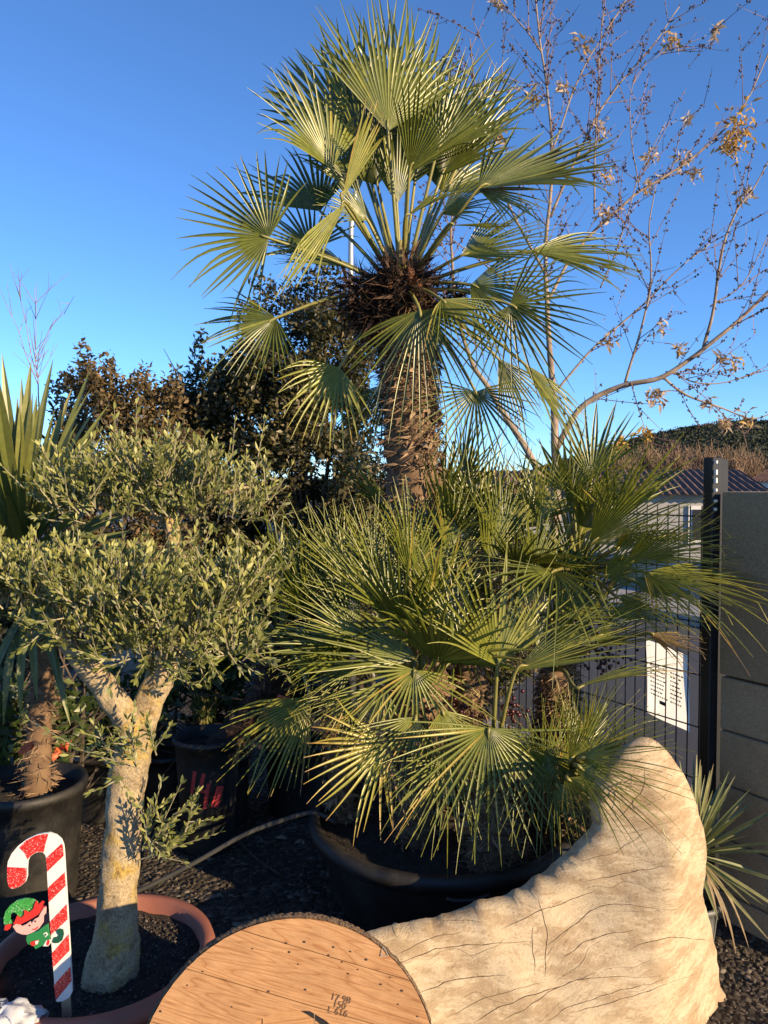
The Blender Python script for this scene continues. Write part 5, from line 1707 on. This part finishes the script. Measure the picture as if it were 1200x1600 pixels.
# ------------------------------------------------------------------ candy cane decoration
def cane():
    D = 1.97
    og = at(104, 1590, D)
    root = thing('candy_cane_stake', 'red and white candy cane decoration with a small green elf on a stake', 'decoration', og)
    def P(cx, cy):
        p = at(cx / 5.0, 1280 + cy / 5.0, D)
        return (p[0] - og[0], p[2] - og[2])
    def piece(name, poly, mat, y0, th, parent=root):
        v, f = prism([P(*q) for q in poly], th, Matrix.Translation(Vector((og[0], og[1] - y0, og[2]))))
        return add(name, v, f, mat, parent)
    stem_l, stem_r = [], []
    # outline of the whole cane
    outer = [(97, 532), (78, 515), (66, 470), (64, 380), (72, 320), (100, 260), (150, 200), (215, 150), (290, 115), (345, 103), (395, 98), (445, 115), (485, 150), (503, 195), (509, 250), (518, 400), (528, 560), (540, 760), (555, 1010), (570, 1270), (571, 1340), (550, 1380), (505, 1405), (460, 1415), (446, 1405), (437, 1340), (425, 1150), (412, 980), (397, 760), (388, 620), (378, 440), (372, 320), (366, 275), (345, 250), (310, 246), (270, 262), (238, 290), (224, 325), (220, 380), (220, 440), (207, 480), (170, 512), (130, 528)]
    piece('cane_board', outer, M['white'], 0.0, 0.007)
    reds = [[(67, 362), (219, 370), (219, 440), (206, 479), (169, 511), (130, 526), (98, 529), (79, 513), (68, 470)],
            [(162, 212), (216, 156), (290, 119), (345, 107), (389, 104), (367, 175), (352, 247), (312, 243), (270, 259), (238, 287), (226, 302), (205, 255)],
            [(371, 292), (492, 180), (501, 200), (507, 275), (378, 400), (374, 340)],
            [(384, 525), (516, 402), (523, 508), (392, 636), (388, 590)],
            [(399, 790), (530, 652), (538, 768), (408, 893)],
            [(415, 1035), (546, 885), (553, 1012), (424, 1145)],
            [(432, 1280), (560, 1135), (567, 1250), (447, 1398), (440, 1350)]]
    for r in reds:
        piece('red_stripe', r, M['glit_red'], 0.0072, 0.0008)
    piece('stake', [(478, 1400), (546, 1390), (560, 1700), (490, 1700)], M['stake'], -0.006, 0.006)
    # elf
    el = thing_part = None
    hat = piece('elf_hat', [(50, 800), (47, 750), (62, 700), (100, 650), (150, 615), (210, 600), (270, 605), (310, 630), (330, 660), (300, 690), (250, 720), (190, 745), (160, 735), (150, 715), (120, 705), (96, 730), (95, 765), (115, 790), (85, 800)], M['glit_green'], 0.008, 0.005)
    piece('hat_tip', [(55, 840), (60, 805), (85, 795), (112, 800), (100, 830), (75, 845)], M['el_red'], 0.012, 0.003, hat)
    piece('collar', [(150, 745), (155, 730), (190, 742), (215, 715), (212, 685), (250, 700), (285, 670), (290, 645), (305, 610), (322, 640), (350, 612), (368, 620), (352, 655), (380, 650), (350, 700), (250, 760), (190, 790), (140, 800), (128, 790)], M['el_red'], 0.014, 0.004)
    face = piece('elf_face', [(130, 800), (150, 785), (180, 790), (200, 800), (235, 785), (262, 765), (275, 780), (300, 745), (330, 730), (350, 690), (372, 655), (388, 650), (386, 700), (368, 722), (366, 770), (335, 815), (290, 845), (240, 865), (200, 862), (160, 845)], M['skin_pink'], 0.0185, 0.003)
    for (x, y) in ((262, 792), (306, 760)):
        piece('elf_eye', [(x - 7, y), (x, y - 8), (x + 7, y), (x, y + 8)], M['el_black'], 0.022, 0.0008, face)
    piece('elf_mouth', [(285, 818), (305, 818), (325, 800), (330, 806), (308, 826), (286, 826)], M['el_red'], 0.022, 0.0008, face)
    body = piece('elf_body', [(232, 880), (260, 865), (320, 845), (375, 800), (395, 790), (402, 860), (412, 905), (380, 945), (340, 965), (300, 985), (285, 960), (240, 945), (228, 915)], M['el_green'], 0.012, 0.005)
    piece('belt_buckle', [(362, 862), (385, 850), (400, 872), (378, 890)], M['white'], 0.0175, 0.001, body)
    piece('belt_hole', [(370, 866), (384, 859), (391, 872), (378, 881)], M['el_green'], 0.0187, 0.0006, body)
    piece('cuff', [(258, 930), (300, 915), (330, 910), (318, 945), (275, 960)], M['el_red'], 0.0175, 0.001, body)
    piece('cuff_trim', [(300, 920), (328, 912), (320, 940), (305, 945)], M['white'], 0.0188, 0.0008, body)
    piece('striped_leg', [(360, 960), (385, 915), (420, 905), (425, 930), (400, 960)], M['white'], 0.0172, 0.001, body)
    piece('leg_stripe', [(385, 945), (395, 912), (410, 908), (412, 935), (400, 955)], M['el_red'], 0.0185, 0.0006, body)
    piece('elf_shoe', [(425, 940), (440, 905), (460, 905), (475, 890), (462, 870), (455, 850), (480, 838), (505, 845), (512, 880), (500, 925), (470, 948), (440, 950)], M['el_dark'], 0.0082, 0.003)
cane()

# ------------------------------------------------------------------ weathered log
def weathered_log():
    A = at(470, 1500, 2.08); B = at(1120, 1500, 2.40)
    A[2] = 0; B[2] = 0
    U = nrm(B - A); NV = np.array([U[1], -U[0], 0])       # NV towards the camera
    cam_p = np.array([0, 0, CAM_H])
    def to_uv(px, py):
        d = at(px, py, 1.0) - cam_p
        t = np.dot(A - cam_p, NV) / np.dot(d, NV)
        p = cam_p + d * t
        return np.array([np.dot(p - A, U), p[2]])
    outl = [(470, 1510), (520, 1478), (578, 1455), (640, 1441), (700, 1425), (740, 1410), (790, 1398), (835, 1370), (872, 1343), (905, 1312), (925, 1285), (920, 1255), (930, 1222), (948, 1192), (972, 1166), (1000, 1152), (1026, 1158), (1048, 1178), (1068, 1206), (1085, 1240), (1096, 1275), (1104, 1310), (1100, 1345), (1094, 1375), (1102, 1410), (1114, 1445), (1124, 1490), (1127, 1530), (1122, 1560), (1102, 1582), (1070, 1596)]
    outl = [(x - max(0, x - 1010) * 0.08, y) for x, y in outl]
    uv = [to_uv(*p) for p in outl]
    last = uv[-1]
    uv += [np.array([last[0] - 0.10, -0.012]), np.array([0.7, -0.03]), np.array([0.4, -0.035]), np.array([0.1, -0.03]), np.array([-0.04, 0.05]), np.array([-0.06, 0.18])]
    dense = smooth_path(uv + [uv[0]], 260)[:-1]
    g = np.random.default_rng(300)
    for i in range(len(dense)):
        dense[i] += (0.007 if dense[i][0] < 0.9 else 0.0) * np.array(mnoise.noise_vector(Vector((dense[i][0] * 30, dense[i][1] * 30, 5)))[:2]) + (0.009 if dense[i][0] < 0.9 else 0.003) * np.array(mnoise.noise_vector(Vector((dense[i][0] * 14, dense[i][1] * 14, 2)))[:2])
    poly = dense
    def inside(p):
        x, y = p
        c = False
        n = len(poly)
        j = n - 1
        for i in range(n):
            if (poly[i][1] > y) != (poly[j][1] > y) and x < (poly[j][0] - poly[i][0]) * (y - poly[i][1]) / (poly[j][1] - poly[i][1]) + poly[i][0]:
                c = not c
            j = i
        return c
    inner = []
    st = 0.016
    for ix in range(int((poly[:, 0].max() - poly[:, 0].min()) / st) + 2):
        for iy in range(int((poly[:, 1].max() - poly[:, 1].min()) / st) + 2):
            p = np.array([poly[:, 0].min() + ix * st + (iy % 2) * st / 2, poly[:, 1].min() + iy * st])
            if np.min(np.linalg.norm(poly - p, axis=1)) > 0.007 and inside(p):
                inner.append(p)
    # extra rings near the edge so that it rounds over
    cen = poly.mean(0)
    allp = [Vector(p) for p in poly] + [Vector(p) for p in inner]
    n0 = len(poly)
    r = delaunay_2d_cdt(allp, [], [list(range(n0))], 1, 1e-6)
    P2 = np.array([tuple(v) for v in r[0]]); T2 = [tuple(f) for f in r[2]]
    dist = np.array([np.min(np.linalg.norm(poly - p, axis=1)) for p in P2])
    upper = poly[poly[:, 1] > 0.03]
    dtop = np.array([np.min(np.linalg.norm(upper - p, axis=1)) for p in P2])
    q = np.clip(dist / 0.03, 0, 1)
    q3 = np.clip(dtop / 0.03, 0, 1)
    hf = np.where(dist < 1e-5, 0.0, 0.035 * np.sqrt(1 - (1 - q3) ** 2) + 0.25 * np.clip(dtop / 0.34, 0, 1) ** 0.9)
    edge = dist < 1e-5
    nb = [[] for _ in range(len(P2))]
    for t in T2:
        for x_, y_ in ((0, 1), (1, 2), (2, 0)):
            nb[t[x_]].append(t[y_]); nb[t[y_]].append(t[x_])
    for _ in range(14):
        h2 = hf.copy()
        for i_ in range(len(P2)):
            if not edge[i_] and q[i_] > 0.8:
                h2[i_] = 0.4 * hf[i_] + 0.6 * np.mean(hf[nb[i_]])
        hf = h2
    front, back = [], []
    for i, p in enumerate(P2):
        n1 = mnoise.noise(Vector((p[0] * 3.2, p[1] * 5.5, 0.3))) * 0.034 + mnoise.noise(Vector((p[0] * 8, p[1] * 20, 1.3))) * 0.011 + mnoise.noise(Vector((p[0] * 24, p[1] * 40, 4.3))) * 0.004
        n1 *= q[i]
        # hollow shoulder under the raised arm
        dip = 0.05 * math.exp(-(((p[0] - to_uv(985, 1255)[0]) / 0.10) ** 2 + ((p[1] - to_uv(985, 1255)[1]) / 0.09) ** 2))
        # a few real drying checks and knots pressed into the face
        front.append(A + U * p[0] + np.array([0, 0, p[1]]) + NV * (hf[i] + n1 - dip * q[i]))
        back.append(A + U * p[0] + np.array([0, 0, p[1]]) - NV * (hf[i] * 0.16 + 0.02 * q[i] - n1 * 0.3))
    nP = len(P2)
    bmap = [i if edge[i] else nP + i for i in range(nP)]
    vs = np.array(front + back)
    fs = []
    for t in T2:
        a, b_, c = [P2[i] for i in t]
        ccw = (b_[0] - a[0]) * (c[1] - a[1]) - (c[0] - a[0]) * (b_[1] - a[1]) > 0
        t1 = t if ccw else t[::-1]
        fs.append(tuple(t1))
        fs.append(tuple(bmap[i] for i in t1[::-1]))
    # local frame: x along the log, z up
    og = A.copy()
    ang = math.atan2(U[1], U[0])
    loc = np.stack([(vs - og) @ U, (vs - og) @ (-NV), (vs - og)[:, 2]], 1)
    me = make_mesh('weathered_log', loc, fs, None, True)
    o = place('weathered_log', me, M['log'], None, og)
    o.rotation_euler = (0, 0, ang)
    from mathutils.bvhtree import BVHTree
    bvh = BVHTree.FromPolygons([tuple(p) for p in vs], [tuple(f) for f in fs])
    crack_mat = simple('dark_wood_crack', (0.10, 0.065, 0.035), (0.05, 0.03, 0.018), 40, 0.95, 0)
    lines = [[(618, 1507), (670, 1487), (730, 1477), (830, 1470)], [(650, 1553), (715, 1530), (790, 1524)], [(855, 1480), (890, 1450), (945, 1414), (1030, 1420)], [(880, 1495), (930, 1465), (1000, 1452)], [(780, 1598), (830, 1570), (900, 1532), (1030, 1525)], [(745, 1596), (770, 1580), (810, 1562), (850, 1550), (930, 1520)], [(850, 1597), (900, 1570), (965, 1550), (1050, 1527)], [(840, 1402), (850, 1435), (855, 1475), (850, 1525)], [(832, 1447), (835, 1520)], [(915, 1378), (975, 1365), (1050, 1352)], [(690, 1440), (720, 1438), (752, 1440)], [(625, 1490), (670, 1467), (720, 1456)], [(790, 1450), (850, 1422), (930, 1392)], [(890, 1582), (960, 1565), (1090, 1522)], [(700, 1590), (760, 1560), (850, 1535)], [(905, 1345), (960, 1332), (1010, 1300)], [(960, 1285), (1000, 1240), (1010, 1200)], [(990, 1480), (1050, 1465), (1110, 1470)]]
    og2 = A
    gq = np.random.default_rng(320)
    for ln in lines:
        pth = smooth_path(ln, 34)
        pth += np.array([mnoise.noise_vector(Vector((p[0] * 0.05, p[1] * 0.05, 1)))[:2] for p in pth]) * 3.0
        L3 = []
        for p in pth:
            d = nrm(at(p[0], p[1], 1.0) - cam_p)
            hit = bvh.ray_cast(Vector(cam_p), Vector(d))
            if hit[0] is not None:
                L3.append((np.array(hit[0]) - d * 0.0008, d))
        if len(L3) < 6:
            continue
        pts_ = np.array([q[0] for q in L3])
        tg = np.gradient(pts_, axis=0)
        cv, n_ = [], len(pts_)
        wmax = gq.uniform(0.0013, 0.0026)
        for i_ in range(n_):
            sd = nrm(np.cross(tg[i_], L3[i_][1]))
            ww = wmax * (math.sin(math.pi * (i_ + 0.5) / n_) ** 0.5) * gq.uniform(0.55, 1.1) * 0.5
            cv += [pts_[i_] + sd * ww, pts_[i_] - sd * ww]
        cf = [(2 * i_, 2 * i_ + 1, 2 * i_ + 3, 2 * i_ + 2) for i_ in range(n_ - 1)]
        cl = np.array(cv) - og
        cl = np.stack([cl @ U, cl @ (-NV), cl[:, 2]], 1)
        ck = bpy.data.objects.new('crack', make_mesh('crack', cl, cf)); COL.objects.link(ck)
        ck.data.materials.append(crack_mat); ck.parent = o
    tag(o, 'big bleached weathered log with a raised right arm in the foreground', 'log')
weathered_log()

# ------------------------------------------------------------------ wooden cable spool end
def spool():
    RR, RH = 0.330, 0.142
    psi, th = R(7), R(13)
    topp = at(450, 1436, 1.71)
    nh = np.array([math.sin(psi), -math.cos(psi), 0])
    up = np.array([0, 0, 1.0])
    n = nrm(nh * math.cos(th) + up * math.sin(th))
    u = nrm(up * math.cos(th) - nh * math.sin(th))
    r = np.cross(u, n) * -1
    if r[0] < 0:
        r = -r
    base = topp - u * 2 * RR
    root = thing('wooden_spool_end', 'round plank end of a wooden cable spool leaning in front of the log', 'cable spool', base)
    cen = base + u * RR
    tilt = R(-19)
    ex = r * math.cos(tilt) + u * math.sin(tilt)       # along the planks
    ez = -r * math.sin(tilt) + u * math.cos(tilt)      # across the planks
    def obj(name, loc_v, fs, mat, off=0.0, parent=root, rot=(ex, ez)):
        me = make_mesh(name, loc_v, fs, None, False)
        o = bpy.data.objects.new(name, me); COL.objects.link(o)
        me.materials.append(mat)
        x_, z_ = rot
        mw = Matrix(((x_[0], -n[0], z_[0], 0), (x_[1], -n[1], z_[1], 0), (x_[2], -n[2], z_[2], 0), (0, 0, 0, 1)))
        p = cen + n * off - base
        o.parent = parent
        o.matrix_local = Matrix.Translation(Vector(p)) @ mw
        ORG[o.name] = base + p
        return o
    def plank_mesh(z0, z1, thick, R_, rh):
        g = np.random.default_rng(int((z0 + 1) * 1000))
        bm = bmesh.new()
        rows, cols = 12, 26
        for side in (-1, 1):
            grid = []
            for i in range(rows + 1):
                z = z0 + (z1 - z0) * i / rows
                xo = math.sqrt(max(1e-6, R_ * R_ - z * z)) + 0.0016 * mnoise.noise(Vector((z * 130, side * 5, 0)))
                xi = math.sqrt(max(0, rh * rh - z * z)) if abs(z) < rh else 0.0
                grid.append([bm.verts.new((side * (xi + (xo - xi) * k / cols), 0, z)) for k in range(cols + 1)])
            for i in range(rows):
                for k in range(cols):
                    f = [grid[i][k], grid[i][k + 1], grid[i + 1][k + 1], grid[i + 1][k]]
                    bm.faces.new(f if side > 0 else f[::-1])
        bmesh.ops.remove_doubles(bm, verts=bm.verts, dist=1e-5)
        bmesh.ops.dissolve_degenerate(bm, edges=bm.edges, dist=1e-6)
        res = bmesh.ops.extrude_face_region(bm, geom=bm.faces[:])
        vv = [e for e in res['geom'] if isinstance(e, bmesh.types.BMVert)]
        for v in vv:
            v.co.y += thick
        bmesh.ops.recalc_face_normals(bm, faces=bm.faces)
        bm.verts.ensure_lookup_table()
        vs = [v.co[:] for v in bm.verts]
        bm.verts.index_update()
        fs = [[v.index for v in f.verts] for f in bm.faces]
        bm.free()
        return vs, fs
    edges = [-RR, -0.205, -0.085, 0.038, 0.156, 0.262, RR]
    for k in range(len(edges) - 1):
        z0, z1 = edges[k] + 0.0009, edges[k + 1] - 0.0009
        z0 = max(z0, -RR + 0.0005); z1 = min(z1, RR - 0.0005)
        vs, fs = plank_mesh(z0, z1, 0.017, RR, RH)
        obj('plank', vs, fs, M['plank'], random.uniform(-0.0008, 0.0008))
    # second, crosswise layer behind, rough-sawn rim
    for k in range(5):
        z0 = -RR + 0.003 + k * (2 * RR - 0.006) / 5; z1 = z0 + (2 * RR - 0.006) / 5 - 0.002
        vs, fs = plank_mesh(z0, z1, 0.016, RR - 0.001, RH + 0.004)
        obj('back_plank', vs, fs, M['plank'] , -0.0185, rot=(ez, -ex))
    # boards of the drum core seen through the centre hole
    for k in range(3):
        x0 = -0.175 + k * 0.1175
        vs = [(x, y, z) for y in (0, 0.015) for (x, z) in ((x0, -0.17), (x0 + 0.115, -0.17), (x0 + 0.115, 0.17), (x0, 0.17))]
        obj('core_board', vs, [(3, 2, 1, 0), (4, 5, 6, 7), (0, 1, 5, 4), (1, 2, 6, 5), (2, 3, 7, 6), (3, 0, 4, 7)], M['plank'], -0.030, rot=(r, u))
    # rough rim band, splintered
    g = np.random.default_rng(310)
    m = 420
    vs, fs = [], []
    for i in range(m):
        a = 2 * math.pi * i / m
        for (y, rr) in ((0.0035, RR + 0.0005 + 0.0022 * g.uniform()), (0.012, RR + 0.0035 + 0.003 * g.uniform()), (0.020, RR + 0.003 + 0.004 * g.uniform()), (0.028, RR + 0.0035 + 0.003 * g.uniform()), (0.034, RR - 0.001)):
            vs.append((rr * math.cos(a), y, rr * math.sin(a)))
    for i in range(m):
        j = (i + 1) % m
        for q in range(4):
            fs.append((i * 5 + q, i * 5 + q + 1, j * 5 + q + 1, j * 5 + q))
    obj('sawn_rim', vs, fs, M['rim_wood'], 0.0)
    # nail heads, measured on the face
    def face_xy(px, py):
        d = at(px, py, 1.0) - np.array([0, 0, CAM_H])
        t = np.dot(cen - np.array([0, 0, CAM_H]), n) / np.dot(d, n)
        p = np.array([0, 0, CAM_H]) + d * t - cen
        return np.dot(p, ex), np.dot(p, ez)
    nail = simple('dark_nail_head', (0.035, 0.022, 0.016), (0.02, 0.012, 0.01), 200, 0.6, 0)
    for (cx, cy) in [(617, 170), (682, 165), (787, 184), (848, 200), (905, 229), (992, 293), (1034, 341), (1090, 434), (495, 190), (316, 272), (260, 321), (163, 415), (420, 399), (553, 344), (686, 337), (840, 280), (958, 318), (660, 246), (875, 265), (1020, 390), (628, 202), (770, 213), (818, 238)]:
        px, py = 180 + cx * 0.4333, 1400 + cy * 0.4333
        x, z = face_xy(px, py)
        k = 8
        rr = random.uniform(0.0016, 0.0034)
        vs = [(x + rr * math.cos(2 * math.pi * i / k), -0.0014, z + rr * 0.7 * math.sin(2 * math.pi * i / k)) for i in range(k)] + [(x + rr * math.cos(2 * math.pi * i / k), 0.002, z + rr * 0.7 * math.sin(2 * math.pi * i / k)) for i in range(k)]
        fs = [tuple(range(k))] + [(i, k + i, k + (i + 1) % k, (i + 1) % k) for i in range(k)]
        obj('nail_head', vs, fs, nail)
    # bent wire staple near the right edge
    pts = [face_xy(180 + a * 0.4333, 1400 + b_ * 0.4333) for a, b_ in ((958, 215), (966, 180), (985, 213), (960, 214))]
    b = MB(); b.tube([(x, -0.003, z) for x, z in pts], 0.0011, 5)
    v = np.concatenate(b.v)
    obj('wire_staple', v, b.f, M['steel'])
    # stencilled numbers
    for txt, (cx, cy), size in (('17 98', (775, 372), 0.0165), ('150', (783, 398), 0.0165), ('L 616', (764, 420), 0.0165)):
        cu = bpy.data.curves.new('stamp', 'FONT')
        cu.body = txt; cu.size = size * 1.25
        cu.resolution_u = 2
        to = bpy.data.objects.new('stamp_tmp', cu)
        COL.objects.link(to)
        dg = bpy.context.evaluated_depsgraph_get()
        tm = bpy.data.meshes.new_from_object(to.evaluated_get(dg))
        bpy.data.objects.remove(to)
        co = np.array([v.co[:] for v in tm.vertices])
        fs = [tuple(p.vertices) for p in tm.polygons]
        px, py = 180 + cx * 0.4333, 1400 + cy * 0.4333
        x, z = face_xy(px, py)
        ca, sa = math.cos(R(3)), math.sin(R(3))
        vs = [(x + q[0] * ca - q[1] * sa, -0.0018, z + q[0] * sa + q[1] * ca) for q in co]
        obj('stamped_number', vs, fs, flatc('stamp_ink', (0.13, 0.07, 0.035)))
spool()
